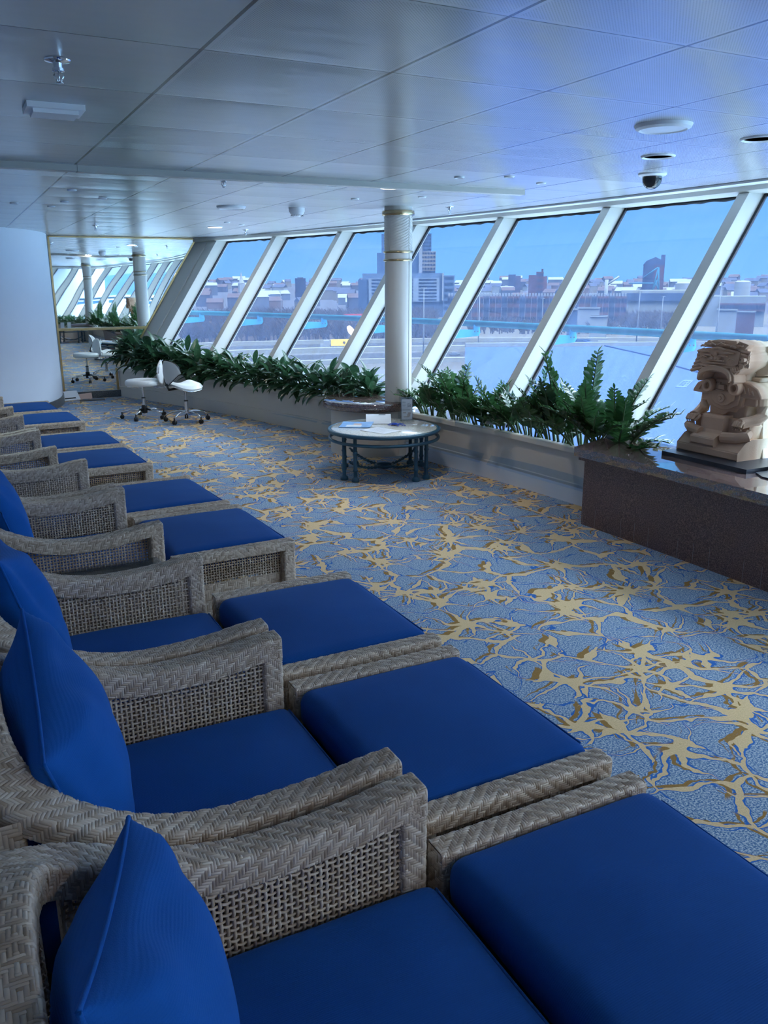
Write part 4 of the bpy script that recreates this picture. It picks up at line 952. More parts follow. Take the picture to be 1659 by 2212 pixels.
edge = [SB(-0.235 * math.cos((i / 24 * 2 - 1) * 0.85), 0.235 * math.sin((i / 24 * 2 - 1) * 0.85), 0.605 + 0.134 * math.sqrt(max(0, 1 - abs(i / 24 * 2 - 1) ** 2.4))) for i in range(25)] + [SB(-0.235 * math.cos((1 - i / 24 * 2) * 0.85), 0.235 * math.sin((1 - i / 24 * 2) * 0.85), 0.60 - 0.158 * max(0, 1 - abs(1 - i / 24 * 2) ** 1.15)) for i in range(1, 24)]
mb = MB(); mb.tube(edge, 0.005, 6, True); mb.build('back_trim', M['black'], bk)
mb = MB(); mb.tube([SB(-0.10, 0, 0.41), SB(-0.22, 0, 0.40), SB(-0.245, 0, 0.47)], 0.008, 8, flat=2.0); mb.build('back_bracket', M['black'], t)
mb = MB(); mb.box(-0.06, 0.06, -0.045, 0.045, 0.395, 0.418); mb.tube([(0.03, 0, 0.405), SB(0.08, -0.02, 0.39), SB(0.11, -0.03, 0.365)], 0.004, 6); mb.rbox(SB(0.125, -0.033, 0).x, SB(0.125, -0.033, 0).y, 0.355, 0.035, 0.02, 0.02, 0.008, 6); mb.build('tilt_lever', M['black'], t)
# ---------------------------------------------------------------- carved stone figure on its slate base
s = Sh('shaded_banded_sandstone'); o = s.obj(); sp = s.n('ShaderNodeSeparateXYZ'); s.link(o, sp.inputs[0])
wv = s.math('ADD', s.math('MULTIPLY', sp.outputs[0], 70), s.math('MULTIPLY', s.noise(o, 6, 2), 9)); bands = s.math('ADD', s.math('MULTIPLY', s.math('SINE', wv), 0.5), 0.5)
front = s.step(sp.outputs[0], -0.015, 0.07)  # front shade and paler window-lit rear put into the stone colour
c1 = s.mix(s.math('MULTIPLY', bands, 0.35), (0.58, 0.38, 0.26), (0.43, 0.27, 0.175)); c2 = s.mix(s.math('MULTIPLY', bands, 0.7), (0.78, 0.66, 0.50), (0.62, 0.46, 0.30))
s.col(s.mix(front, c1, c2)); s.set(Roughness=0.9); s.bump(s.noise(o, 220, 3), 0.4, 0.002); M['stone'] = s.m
SX, SY, SZ = 4.06, 3.565, 0.557
t = thing('stone_statue', 'carved tan stone seated figure with tall layered headdress on the granite counter', 'statue', (SX + 0.15, SY, SZ))
MS = Matrix(((0, 0, -1, -0.15), (-1, 0, 0, 0), (0, 1, 0, 0), (0, 0, 0, 1)))      # (u right, v up, w towards the viewer) -> local
def bevel(o, w=0.006, seg=2):
    md = o.modifiers.new('bevel', 'BEVEL'); md.width = w; md.segments = seg; md.limit_method = 'ANGLE'; md.angle_limit = math.radians(35)
def carve(name, items, bw=0.006, parent=t):
    mb = MB()
    for it in items:
        if it[0] == 'p': mb.prism(it[1], it[2], it[3], MS)
        elif it[0] == 't': mb.tube([MS @ Vector(p) for p in it[1]], it[2], 10)
        elif it[0] == 'd': mb.lathe([(0, it[4]), (it[3], it[4]), (it[3], it[5]), (0, it[5])], 24, M=MS @ Matrix.Translation((it[1], it[2], 0)))
    o = mb.build(name, M['stone'], parent, auto=35); bevel(o, bw); return o
def sy(poly): return poly + [(-a, b) for a, b in poly[::-1]]
mb = MB()                                     # stepped base with sloping top, built as one solid
rows = []
for w, v in ((0.0, 0.0), (0.0, 0.046), (-0.055, 0.098), (-0.10, 0.115), (-0.30, 0.115), (-0.30, 0.0)):
    rows.append([MS @ Vector((u, v, w)) for u in (-0.235, 0.235)])
mb.grid(rows, close_u=True)
o0 = len(mb.v) - 12; mb.face(tuple(o0 + 2 * k for k in range(6))); mb.face(tuple(o0 + 2 * k + 1 for k in range(5, -1, -1)))
bs = mb.build('base_block', M['stone'], t, False); bevel(bs)
carve('legs', [('t', [(-0.20, 0.150, -0.10), (-0.225, 0.145, -0.075), (-0.19, 0.135, -0.060), (-0.10, 0.125, -0.050)], 0.033), ('t', [(0.20, 0.150, -0.10), (0.225, 0.140, -0.075), (0.17, 0.125, -0.050), (0.07, 0.115, -0.045)], 0.033),
               ('p', [(-0.20, 0.10), (0.20, 0.10), (0.205, 0.19), (0.18, 0.225), (-0.18, 0.225), (-0.205, 0.19)], -0.27, -0.11)], 0.012)
mb = MB(); rows = []                          # cloth falling over the lap
for w, v in ((-0.15, 0.235), (-0.085, 0.238), (-0.068, 0.225), (-0.066, 0.15), (-0.05, 0.128), (-0.012, 0.115), (0.004, 0.105), (0.006, 0.062), (-0.04, 0.062), (-0.15, 0.10)):
    rows.append([MS @ Vector((u * (1.0 if w < -0.06 else 1.12), v, w)) for u in (-0.115, 0.05)])
mb.grid(rows, close_u=True); o0 = len(mb.v) - 20; mb.face(tuple(o0 + 2 * k for k in range(10))); mb.face(tuple(o0 + 2 * k + 1 for k in range(9, -1, -1)))
cl = mb.build('lap_cloth', M['stone'], t, False); bevel(cl, 0.005)
for sd, nm in ((-1, 'arm'), (1, 'arm')):
    a = carve(nm, [('t', [(sd * 0.19, 0.38, -0.19), (sd * 0.205, 0.31, -0.195), (sd * 0.222, 0.255, -0.19), (sd * 0.215, 0.232, -0.15), (sd * 0.195, 0.222, -0.10), (sd * 0.178, 0.212, -0.06)], [0.042, 0.038, 0.038, 0.036, 0.032, 0.036])], 0.003)
    carve('hand', [('t', [(sd * 0.178 + 0.017 * (k - 1.5), 0.226, -0.078), (sd * 0.178 + 0.017 * (k - 1.5), 0.222, -0.042), (sd * 0.178 + 0.017 * (k - 1.5), 0.198, -0.028), (sd * 0.178 + 0.017 * (k - 1.5), 0.176, -0.036)], 0.0095) for k in range(4)]
          + [('t', [(sd * 0.178 - sd * 0.038, 0.222, -0.075), (sd * 0.178 - sd * 0.040, 0.205, -0.050), (sd * 0.178 - sd * 0.030, 0.190, -0.042)], 0.010)], 0.003, a)
carve('torso', [('p', [(-0.13, 0.19), (0.13, 0.19), (0.15, 0.37), (0.12, 0.44), (-0.12, 0.44), (-0.15, 0.37)], -0.27, -0.145)], 0.012)
carve('pendant', [('p', [(-0.135, 0.385), (-0.142, 0.31), (-0.125, 0.285), (-0.10, 0.285), (-0.09, 0.262), (-0.055, 0.262), (-0.04, 0.245), (-0.015, 0.235), (0.01, 0.245), (0.03, 0.262), (0.07, 0.262), (0.085, 0.285), (0.12, 0.30), (0.135, 0.385)], -0.15, -0.12),
                  ('p', [(-0.12, 0.385), (-0.12, 0.325), (-0.095, 0.30), (-0.06, 0.283), (-0.03, 0.275), (0.0, 0.272), (0.03, 0.277), (0.06, 0.287), (0.10, 0.31), (0.115, 0.385)], -0.12, -0.105),
                  ('p', [(-0.09, 0.385), (-0.085, 0.335), (-0.05, 0.308), (0.0, 0.295), (0.045, 0.308), (0.08, 0.335), (0.085, 0.385)], -0.105, -0.09), ('d', -0.005, 0.345, 0.028, -0.09, -0.078), ('d', -0.005, 0.345, 0.012, -0.078, -0.070)], 0.003)
carve('shoulder_cape', [('p', sy([(-0.10, 0.355), (-0.258, 0.358), (-0.252, 0.380), (-0.225, 0.418), (-0.17, 0.445), (-0.10, 0.455)]), -0.30, -0.115), ('p', sy([(-0.10, 0.305), (-0.205, 0.310), (-0.205, 0.360), (-0.10, 0.36)]), -0.29, -0.14)], 0.008)
for sd in (-1, 1): carve('cape_relief', [('t', [(sd * (0.13 + 0.03 * k), 0.430 - 0.012 * k, -0.113), (sd * (0.145 + 0.03 * k), 0.385 - 0.004 * k, -0.112)], 0.006) for k in range(3)], 0.002)
for u in (-0.108, 0.092):
    mb = MB(); mb.lathe([(0.0, -0.115), (0.036, -0.115), (0.042, -0.108), (0.042, -0.072), (0.037, -0.066), (0.024, -0.066), (0.020, -0.070), (0.020, -0.092), (0, -0.092)], 28, M=MS @ Matrix.Translation((u, 0.412, 0))); mb.build('ear_ornament', M['stone'], t, auto=50)
fc = carve('face', [('p', [(-0.075, 0.375), (-0.05, 0.355), (0.035, 0.355), (0.062, 0.375), (0.068, 0.46), (-0.082, 0.46)], -0.20, -0.105)], 0.012)
carve('features', [('p', [(-0.025, 0.425), (0.012, 0.425), (0.016, 0.397), (-0.029, 0.397)], -0.11, -0.080), ('p', [(-0.058, 0.432), (-0.030, 0.438), (-0.030, 0.428), (-0.055, 0.420)], -0.108, -0.096), ('p', [(0.016, 0.438), (0.044, 0.432), (0.042, 0.420), (0.016, 0.428)], -0.108, -0.096),
                   ('p', [(-0.055, 0.392), (0.043, 0.392), (0.040, 0.383), (-0.052, 0.383)], -0.108, -0.094), ('p', [(-0.045, 0.375), (0.033, 0.375), (0.028, 0.366), (-0.040, 0.366)], -0.108, -0.092), ('t', [(-0.066, 0.438, -0.106), (-0.071, 0.40, -0.106), (-0.055, 0.374, -0.106)], 0.006), ('t', [(0.054, 0.438, -0.106), (0.059, 0.40, -0.106), (0.043, 0.374, -0.106)], 0.006)], 0.0025, fc)
# headdress: beak-like lower lip, mass, face plates and feathers
HD = [(-0.203, 0.508), (-0.190, 0.535), (-0.173, 0.565), (-0.150, 0.590), (-0.142, 0.611), (-0.100, 0.625), (-0.083, 0.640), (-0.055, 0.668), (-0.02, 0.693), (0.02, 0.688), (0.03, 0.694), (0.07, 0.690), (0.106, 0.694), (0.15, 0.684), (0.178, 0.665), (0.182, 0.635), (0.200, 0.622), (0.205, 0.575), (0.185, 0.54), (0.15, 0.52), (0.12, 0.495), (0.09, 0.468), (0.02, 0.500), (-0.05, 0.500), (-0.10, 0.488), (-0.15, 0.490)]
carve('headdress', [('p', HD, -0.20, -0.045), ('p', [(-0.125, 0.43), (0.105, 0.43), (0.12, 0.53), (-0.14, 0.53)], -0.24, -0.115), ('p', [(x * 0.97 + 0.0, 0.575 + (z - 0.575) * 0.9) for x, z in HD], -0.33, -0.20), ('p', sy([(-0.05, 0.44), (-0.10, 0.44), (-0.12, 0.50), (-0.05, 0.52)]), -0.30, -0.14)], 0.008)
lip = []
for k, (sc, w0, w1) in enumerate(((1.06, -0.12, -0.020), (0.93, -0.11, -0.002), (0.78, -0.115, -0.022))):
    oc = []; ic = []
    for q in range(13):
        a = PI * (q / 12); oc.append((-0.008 - 0.135 * sc * math.cos(a), 0.452 + 0.010 * k + (0.090 * sc) * math.sin(a) ** 0.8)); ic.append((-0.008 - 0.120 * sc * math.cos(a), 0.440 + 0.010 * k + (0.068 * sc) * math.sin(a) ** 0.8))
    lip.append(('p', oc + ic[::-1], w0, w1))
carve('beak_lip', lip, 0.004)
pl = []
pl += [('p', [(-0.105, 0.628), (-0.10, 0.562), (-0.08, 0.55), (0.075, 0.55), (0.10, 0.565), (0.105, 0.63), (0.03, 0.645), (-0.06, 0.642)], -0.10, -0.065), ('p', [(-0.085, 0.69 - 0.02), (-0.10, 0.645), (0.12, 0.645), (0.14, 0.672), (0.09, 0.688), (-0.02, 0.690)], -0.10, -0.072)]
for (a, b, c, d, w) in ((-0.075, -0.035, 0.598, 0.606, -0.052), (0.005, 0.045, 0.598, 0.606, -0.052), (-0.055, 0.03, 0.572, 0.580, -0.052), (-0.06, 0.045, 0.556, 0.563, -0.055), (-0.09, -0.05, 0.618, 0.626, -0.052), (0.03, 0.075, 0.618, 0.626, -0.052), (-0.02, 0.065, 0.658, 0.666, -0.058), (-0.075, -0.045, 0.660, 0.668, -0.060), (0.085, 0.115, 0.660, 0.668, -0.060), (-0.10, 0.06, 0.536, 0.544, -0.070), (-0.09, 0.08, 0.522, 0.530, -0.072), (-0.03, 0.02, 0.676, 0.683, -0.062)):
    pl.append(('p', [(a, c), (b, c), (b, d), (a, d)], -0.09, w))
for u, v in ((-0.012, 0.612), (-0.012, 0.588), (0.005, 0.588), (0.085, 0.680), (0.13, 0.59), (-0.03, 0.588)): pl.append(('d', u, v, 0.009, -0.09, -0.050))
for u, v in ((-0.075, 0.675), (0.115, 0.672), (0.145, 0.560)): pl.append(('d', u * 0.8, v - 0.006, 0.013, -0.09, -0.066))
pl2 = []
for it in pl:
    if it[0] == 'p': pl2.append(('p', [(u * 1.42 + 0.006, 0.60 + (v - 0.60) * 1.06) for u, v in it[1]], it[2] + 0.02, it[3] + 0.045))
    else: pl2.append(('d', it[1] * 1.42 + 0.006, 0.60 + (it[2] - 0.60) * 1.06, it[3] * 1.2, it[4] + 0.02, it[5] + 0.045))
for k in range(5): pl2.append(('t', [(-0.15 + 0.005 * k, 0.540 - 0.0 * k, -0.03), (-0.06, 0.532 + 0.008 * k, -0.016 - 0.004 * k), (0.06, 0.534 + 0.008 * k, -0.016 - 0.004 * k), (0.13, 0.545, -0.03)], 0.0045))
for u0, u1, v in ((-0.13, -0.09, 0.655), (-0.06, -0.02, 0.668), (0.0, 0.05, 0.672), (0.09, 0.13, 0.66), (-0.12, -0.08, 0.59), (0.08, 0.12, 0.585), (-0.05, 0.06, 0.645)): pl2.append(('t', [(u0, v - 0.004, -0.012), ((u0 + u1) / 2, v + 0.006, -0.006), (u1, v - 0.004, -0.012)], 0.005))
carve('relief_plates', pl2, 0.003)
fe = []
for k in range(6): a = 0.50 + 0.021 * k; fe.append(('t', [(-0.125, a + 0.026, -0.042), (-0.160, a + 0.012, -0.030), (-0.214 + 0.011 * k, a - 0.002, -0.045)], 0.0115))
carve('feather_fan', fe, 0.002); fe = []
for k in range(5): a = 0.545 + 0.020 * k; fe.append(('t', [(0.130, a + 0.018, -0.042), (0.165, a + 0.012, -0.030), (0.206, a + 0.004, -0.048)], 0.0105))
for k in range(5): fe.append(('t', [(0.085 + 0.016 * k, 0.555 - 0.004 * k, -0.036), (0.105 + 0.016 * k, 0.520 + 0.002 * k, -0.024), (0.115 + 0.014 * k, 0.497 + 0.010 * k, -0.040)], 0.0085))
fe.append(('t', [(0.088, 0.475, -0.034), (0.20, 0.575, -0.034), (0.20, 0.625, -0.040)], 0.008))
carve('feather_fan', fe, 0.002)
carve('rear_plates', [('p', [(0.10, 0.47), (0.20, 0.49), (0.225, 0.545), (0.22, 0.60), (0.20, 0.66), (0.10, 0.66)], -0.35, -0.22), ('p', [(0.05, 0.44), (0.17, 0.445), (0.18, 0.475), (0.06, 0.475)], -0.33, -0.20)], 0.008)
rows = []                                     # flaring robe at the back
for v, hw, w0, w1 in ((0.0, 0.245, -0.385, -0.20), (0.06, 0.235, -0.375, -0.205), (0.13, 0.218, -0.362, -0.212), (0.20, 0.205, -0.348, -0.22), (0.28, 0.20, -0.335, -0.23), (0.36, 0.195, -0.325, -0.235), (0.43, 0.17, -0.32, -0.24)):
    rows.append([MS @ Vector(p) for p in ((-hw, v, w1), (-hw, v, w0), (-hw * 0.5, v, w0 - 0.012), (hw * 0.5, v, w0 - 0.012), (hw, v, w0), (hw, v, w1))])
mb = MB(); mb.grid(rows, close_v=True); mb.face(tuple(len(mb.v) - 6 + k for k in range(6))); rb_ = mb.build('robe', M['stone'], t, auto=40); bevel(rb_)
mb = MB(); mb.prism([(3.93, 3.155), (3.93, 3.80), (4.50, 3.86), (4.50, 3.15)], 0.530, 0.556); tag(mb.build('statue_plinth', M['slate'], None, False), 'black slate slab under the carved stone figure', 'plinth')
mb = MB(); mb.prism([(3.99, 3.14), (4.20, 3.14), (4.20, 2.90), (3.93, 2.93), (3.93, 3.05)], 0.530, 0.538); tag(mb.build('name_plate', M['slate'], None, False), 'flat dark plate on the granite counter at the right edge of the photo', 'plate')

# ---------------------------------------------------------------- plants
def leaf(mb, base, az, el, L_, W_, droop, curl=0.25, n=7, roll=0.0):
    d = Vector((math.cos(az), math.sin(az), 0)); up = Vector((0, 0, 1)); side = Vector((-math.sin(az), math.cos(az), 0)); p = Vector(base); rows = []
    for i in range(n + 1):
        t_ = i / n; e = el - droop * t_; dr = d * math.cos(e) + up * math.sin(e); nn = up * math.cos(e) - d * math.sin(e)
        sd = side * math.cos(roll) + nn * math.sin(roll); n2 = nn * math.cos(roll) - side * math.sin(roll)
        w = W_ / 2 * (math.sin(PI * min(1, t_ * 0.92 + 0.05)) ** 0.75) * (1 - 0.25 * t_) if t_ < 1 else 0.0005
        rows.append([p - sd * w + n2 * curl * w, p - sd * w * 0.5 + n2 * curl * w * 0.25, p, p + sd * w * 0.5 + n2 * curl * w * 0.25, p + sd * w + n2 * curl * w])
        p = p + dr * (L_ / n)
    mb.grid(rows)
def aglaonema(seed, hgt):
    r = random.Random(seed); fo = MB(); st = MB()
    for k in range(7):
        a = r.uniform(0, 2 * PI); rr = r.uniform(0.02, 0.11); b = Vector((rr * math.cos(a) * 0.6, rr * math.sin(a) * 1.6, 0)); h = hgt * r.uniform(0.45, 1.0)
        lean = Vector((r.uniform(-0.12, 0.03), r.uniform(-0.12, 0.12), 0)); tip = b + lean + Vector((0, 0, h))
        st.tube([b, b * 0.5 + tip * 0.5 + Vector((0.01, 0, 0)), tip], [0.009, 0.008, 0.006], 6)
        nl = r.randint(8, 11)
        for q in range(nl):
            f = q / nl; az = q * 2.4 + r.uniform(-0.4, 0.4) + k; z0 = b + (tip - b) * (0.35 + 0.65 * f)
            el = (1.25 * f ** 1.5 + r.uniform(0.0, 0.35)) ; L_ = r.uniform(0.19, 0.29) * (1 - 0.12 * f); pet = 0.05 + 0.05 * (1 - f)
            e0 = Vector((math.cos(az) * math.cos(el), math.sin(az) * math.cos(el), math.sin(el))) * pet
            st.tube([z0, z0 + e0], [0.004, 0.003], 4, cap=False)
            leaf(fo, z0 + e0, az, el, L_, L_ * r.uniform(0.33, 0.44), r.uniform(0.7, 1.6) * (1.1 - 0.5 * f), 0.3, 7, r.uniform(-0.4, 0.4))
    return fo, st
def zz_stem(fo, st, b, az, el, L_, bend, r, big=1.0, start=0.35):
    pts = []; p = Vector(b); n = 14; d = Vector((math.cos(az), math.sin(az), 0))
    for i in range(n + 1):
        pts.append(p.copy()); e = el - bend * (i / n) ** 1.3; dr = d * math.cos(e) + Vector((0, 0, 1)) * math.sin(e); p = p + dr * (L_ / n)
    st.tube(pts, [0.0085 * (1 - 0.75 * i / n) + 0.001 for i in range(n + 1)], 6)
    np_ = int(L_ * (1 - start) / 0.030)
    for q in range(np_):
        f = start + (1 - start) * (q + 0.5) / np_; i = min(int(f * n), n - 1); t_ = f * n - i; c = pts[i] * (1 - t_) + pts[i + 1] * t_; tg = (pts[i + 1] - pts[i]).normalized()
        sd = tg.cross(Vector((0, 0, 1))); sd = sd.normalized() if sd.length > 0.05 else Vector((-d.y, d.x, 0)); nn = sd.cross(tg)
        for s_ in (-1, 1):
            l = big * 0.098 * math.sin(PI * (0.25 + 0.7 * (f - start) / (1 - start))) ** 0.6 * r.uniform(0.85, 1.1); v = (sd * s_ * 0.85 + tg * 0.62 + nn * r.uniform(-0.1, 0.4)).normalized()
            w = tg.cross(v).normalized().cross(v) if False else nn.cross(v).normalized(); rows = []
            for k in range(6):
                u = k / 5; ww = l * 0.20 * (math.sin(PI * min(1, u * 0.95 + 0.03)) ** 0.7) if k < 5 else 0.0004; pc = c + v * (l * u) + nn * (0.10 * l * math.sin(PI * u) * 0.6)
                rows.append([pc - w * ww + nn * ww * 0.35, pc, pc + w * ww + nn * ww * 0.35])
            fo.grid(rows)
    leaf(fo, pts[-1], az, 0.9, 0.06 * big, 0.02, 0.2)
def zzplant(seed, ns, L_, spread=1.0):
    r = random.Random(seed); fo = MB(); st = MB()
    for k in range(ns):
        az = 2 * PI * k / ns + r.uniform(-0.4, 0.4); b = (0.05 * math.cos(az) * 0.7, 0.12 * math.sin(az), 0)
        if math.cos(az) > 0.3: az = az + 0.9 * (1 if math.sin(az) > 0 else -1)
        zz_stem(fo, st, b, az, r.uniform(0.85, 1.45), L_ * r.uniform(0.6, 1.05), spread * r.uniform(0.25, 1.1), r)
    return fo, st
def put_plant(name, fo, st, lm, label, cat, loc, rz, sc, group, src=None):
    t = thing(name, label, cat, loc, rz, group); t.scale = (sc, sc, sc)
    if src is None:
        fo.build('leaves', lm, t); st.build('stems', M['stem'], t)
    else:
        for ch in src.children: dup(ch, parent=t)
    return t
srcA = []
ya = [12.25 - 0.36 * k for k in range(14)]
ORD = ['first', 'second', 'third', 'fourth', 'fifth', 'sixth', 'seventh', 'eighth', 'ninth', 'tenth', 'eleventh', 'twelfth', 'thirteenth', 'fourteenth', 'fifteenth']
for k, y in enumerate(ya):
    hg = 0.30 if k < 4 else (0.20 if k % 3 else 0.26)
    src = srcA[k % 4] if len(srcA) > 4 and k >= 5 else None
    fo = st = None
    if src is None: fo, st = aglaonema(20 + k, 0.30 if k < 4 else 0.21)
    p = put_plant('broadleaf_plant', fo, st, M['leaf_a'], 'broad-leaved green plant in the window planter, ' + ORD[k] + ' counted from the mirror', 'plant', (xplant(y) + 0.11, y, PH - 0.06), 0 if src is None else (0.25 * (k % 3) - 0.25), 1.22 if src is None else 0.98, 'broad-leaved plants in the window planter', src)
    if src is None: srcA.append(p)
srcZ = []
yz = (6.62, 6.30, 5.98, 5.66, 5.34, 5.02, 4.72, 4.45)
for k, y in enumerate(yz):
    fo, st = zzplant(50 + k, 17, (0.44, 0.52, 0.50, 0.48, 0.54, 0.56, 0.64, 0.68)[k])
    r = random.Random(k)
    if k == 0: zz_stem(fo, st, (-0.05, 0.05, 0), 2.2, 1.15, 0.40, 0.9, r, 0.9); zz_stem(fo, st, (0.0, 0.0, 0), -1.0, 1.35, 0.48, 0.1, r, 0.8, 0.6)
    if k == 1: zz_stem(fo, st, (0, 0, 0), 2.6, 1.30, 0.60, 0.6, r, 1.3); zz_stem(fo, st, (0, -0.05, 0), -1.4, 1.40, 0.56, 0.2, r, 1.2)
    if k == 4: zz_stem(fo, st, (0, 0, 0), -0.9, 1.32, 0.74, -0.05, r, 0.95)
    if k == 5: zz_stem(fo, st, (0, -0.05, 0), 2.9, 1.40, 0.74, 0.1, r, 1.3)
    if k == 6: zz_stem(fo, st, (0, 0, 0), -1.7, 1.42, 0.76, 0.0, r, 1.15); zz_stem(fo, st, (-0.02, -0.08, 0), -1.3, 0.95, 0.62, 0.4, r, 0.9)
    if k == 7:
        zz_stem(fo, st, (-0.03, -0.1, 0), -1.75, 0.85, 0.74, 0.55, r, 1.0, 0.4); zz_stem(fo, st, (-0.05, -0.12, 0), -1.9, 0.55, 0.62, 0.45, r, 1.0, 0.4); zz_stem(fo, st, (0.0, -0.1, 0), -1.5, 1.05, 0.66, 0.9, r, 0.9, 0.4); zz_stem(fo, st, (0.0, 0.0, 0), -1.4, 1.3, 0.66, 0.4, r, 1.1, 0.4)
    p = put_plant('glossy_leaf_plant', fo, st, M['leaf_z'], 'dark glossy plant with rows of leaflets right of the column, ' + ORD[k] + ' from it', 'plant', (xplant(y) + 0.10, y, PH - 0.06), 0, 1.0, 'glossy leaflet plants in the window planter')
    srcZ.append(p)
for k, y in enumerate((2.05, 1.65, 1.2, 0.75, 0.3, -0.1)):
    put_plant('glossy_leaf_plant', None, None, None, 'dark glossy plant seen only in the mirror, %s past the granite counter' % ORD[k], 'plant', (xplant(y) + 0.10, y, PH - 0.06), 0.2 * k - 0.3, 1.0, 'glossy leaflet plants seen in the mirror', srcZ[(k * 3 + 1) % 7])
for k in range(10):
    y = -1.15 - 0.42 * k
    put_plant('broadleaf_plant', None, None, None, 'broad-leaved plant seen only in the mirror, %s past the second column' % ORD[k], 'plant', (xplant(y) + 0.11, y, PH - 0.06), 0.4 * (k % 3), 0.85, 'broad-leaved plants seen in the mirror', srcA[k % 4])

# ---------------------------------------------------------------- outside: rail on the open deck edge
def xr(y): return xglass(y) + 0.40
rl = thing('outer_handrail', 'teal metal handrail running outside the slanted windows', 'railing', (xr(Y0), Y0, 1.15))
mb = MB(); mb.tube([(xr(y) - xr(Y0), y - Y0, 0) for y in ys(YMIN - 1, 15.5, 0.3)], 0.034, 10); mb.build('rail_pipe', M['railteal'], rl)
for y in YK + [13.53, 14.84]:
    x = xr(y); mb = MB()
    P = [(-0.30, -0.155), (-0.30, -0.055), (-0.045, -0.065), (-0.04, -0.01), (0.03, -0.01), (0.045, -0.10), (0.02, -0.135)]
    yy = y - max(0.0, 0.52 - 0.06 * max(0.0, y - 4.36))
    Mx = Matrix(((1, 0, 0, xr(yy) - xr(Y0)), (0, 0, -1, yy - Y0), (0, 1, 0, 0), (0, 0, 0, 1))); mb.prism(P, -0.008, 0.008, Mx); pb = mb.build('bracket_plate', M['platecyan'], rl, False)
    mb = MB(); 
    for q in (-0.03, 0.012): mb.lathe([(0, 0.0), (0.008, 0.0), (0.008, 0.012), (0, 0.012)], 10, M=Mx @ Matrix.Translation((q, -0.085, 0.0)))
    mb.build('bolt', M['gasket'], pb)

# ---------------------------------------------------------------- outside: harbour town
EXT = 0.068
plain_in = plain
def plain(name, c, *a, **k): return plain_in(name, tuple(x * EXT for x in c), *a, Specular_IOR_Level=0.0, **k)
def dim(*c): return tuple(x * EXT for x in c)
GZ = -28.0
AX, AY = Vector(ROT[0]), Vector(ROT[2])
def ray(px, py):
    return Vector(ROT[0]) * ((px - 829.5) / F_PX) + Vector(ROT[1]) * ((py - 1106) / F_PX) + Vector(ROT[2])
def at(px, d, py=600):
    r_ = ray(px, py); h = math.hypot(r_.x, r_.y); return Vector((r_.x / h * d, r_.y / h * d, CAM_H + r_.z / h * d))
mb = MB(); mb.grid([[(-300, 30, GZ), (-300, 9000, GZ)], [(9000, 30, GZ), (9000, 9000, GZ)]])
s = Sh('winter_ground'); o = s.obj(); n1 = s.noise(o, 0.012, 5, 0.65); n2 = s.noise(o, 0.09, 4, 0.7)
s.col(s.mix(n2, s.ramp(n1, ((0.35, dim(0.20, 0.17, 0.14)), (0.5, dim(0.33, 0.29, 0.24)), (0.62, dim(0.42, 0.40, 0.37)))), dim(0.36, 0.33, 0.28))); s.set(Roughness=1.0, Specular_IOR_Level=0.0)
struct('ground', mb, s.m)
mb = MB(); mb.grid([[(-300, -9000, GZ - 1), (-300, 200, GZ - 1)], [(9000, -9000, GZ - 1), (9000, 200, GZ - 1)]])
s = Sh('harbour_water'); s.col((0.05, 0.12, 0.17)); s.set(Roughness=0.25); s.bump(s.noise(s.obj(), 0.2, 4), 0.6, 1.0); struct('water', mb, s.m)
# wooded ridge across the water (seen in the mirror), distance haze put into its blue
def ridge(name, pts, d0, hgt, mat, label, seed):
    mb = MB(); rows = []
    for k, (az, h) in enumerate(pts):
        a = math.radians(az); c, s_ = math.sin(a), math.cos(a); z = h * (0.85 + 0.3 * noise.noise(Vector((az * 0.5, seed, 0))) + 0.05 * noise.noise(Vector((az * 5, seed, 4))))
        rows.append([(c * q, s_ * q, zz) for q, zz in ((d0, GZ - 1), (d0 * 1.05, GZ + (z - GZ) * 0.7), (d0 * 1.15, z), (d0 * 1.6, z * 0.9))])
    mb.grid(rows); o = mb.build(name, mat); tag(o, label, 'hills', kind='structure'); return o
woodm = plain('bare_woods', (0.16, 0.13, 0.13), 1.0, var=0.4, scale=0.02)
ridge('far_ridge', [(a, 40) for a in range(90, 182, 1)], 2200, 0, plain('hazy_wooded_ridge', (0.25, 0.6, 1.6), 1.0, scale=0.01), 'long low wooded ridge beyond the water, seen in the mirror', 3)
ridge('town_hills', [(a * 0.5, 6) for a in range(-10, 150)], 3600, 0, plain('town_hill_woods', (0.10, 0.12, 0.16), 1.0, var=0.3, scale=0.004), 'low dark hills on the horizon behind the town', 9)
# highway and lots
def strip(name, px0, px1, d0, d1, z, mat, kind='structure', n=16, skew=0.0):
    mb = MB(); rows = []
    for k in range(n + 1):
        px = px0 + (px1 - px0) * k / n; f = 1 + skew * (k / n - 0.5)
        a, b = at(px, d0 * f), at(px, d1 * f); rows.append([(a.x, a.y, GZ + z), (b.x, b.y, GZ + z)])
    mb.grid(rows); o = mb.build(name, mat, None, False); o['kind'] = kind; return o
asph = plain('asphalt', (0.17, 0.165, 0.165), 0.9, scale=0.05, var=0.15); lot = plain('parking_asphalt', (0.40, 0.40, 0.41), 0.9, scale=0.1); conc = plain('concrete_barrier', (0.75, 0.72, 0.62), 0.8)
strip('road', 300, 1340, 330, 375, 0.10, asph, skew=0.1); strip('road', 300, 1340, 395, 440, 0.10, asph, skew=0.1); strip('parking_lot', 500, 1000, 120, 300, 0.06, lot)
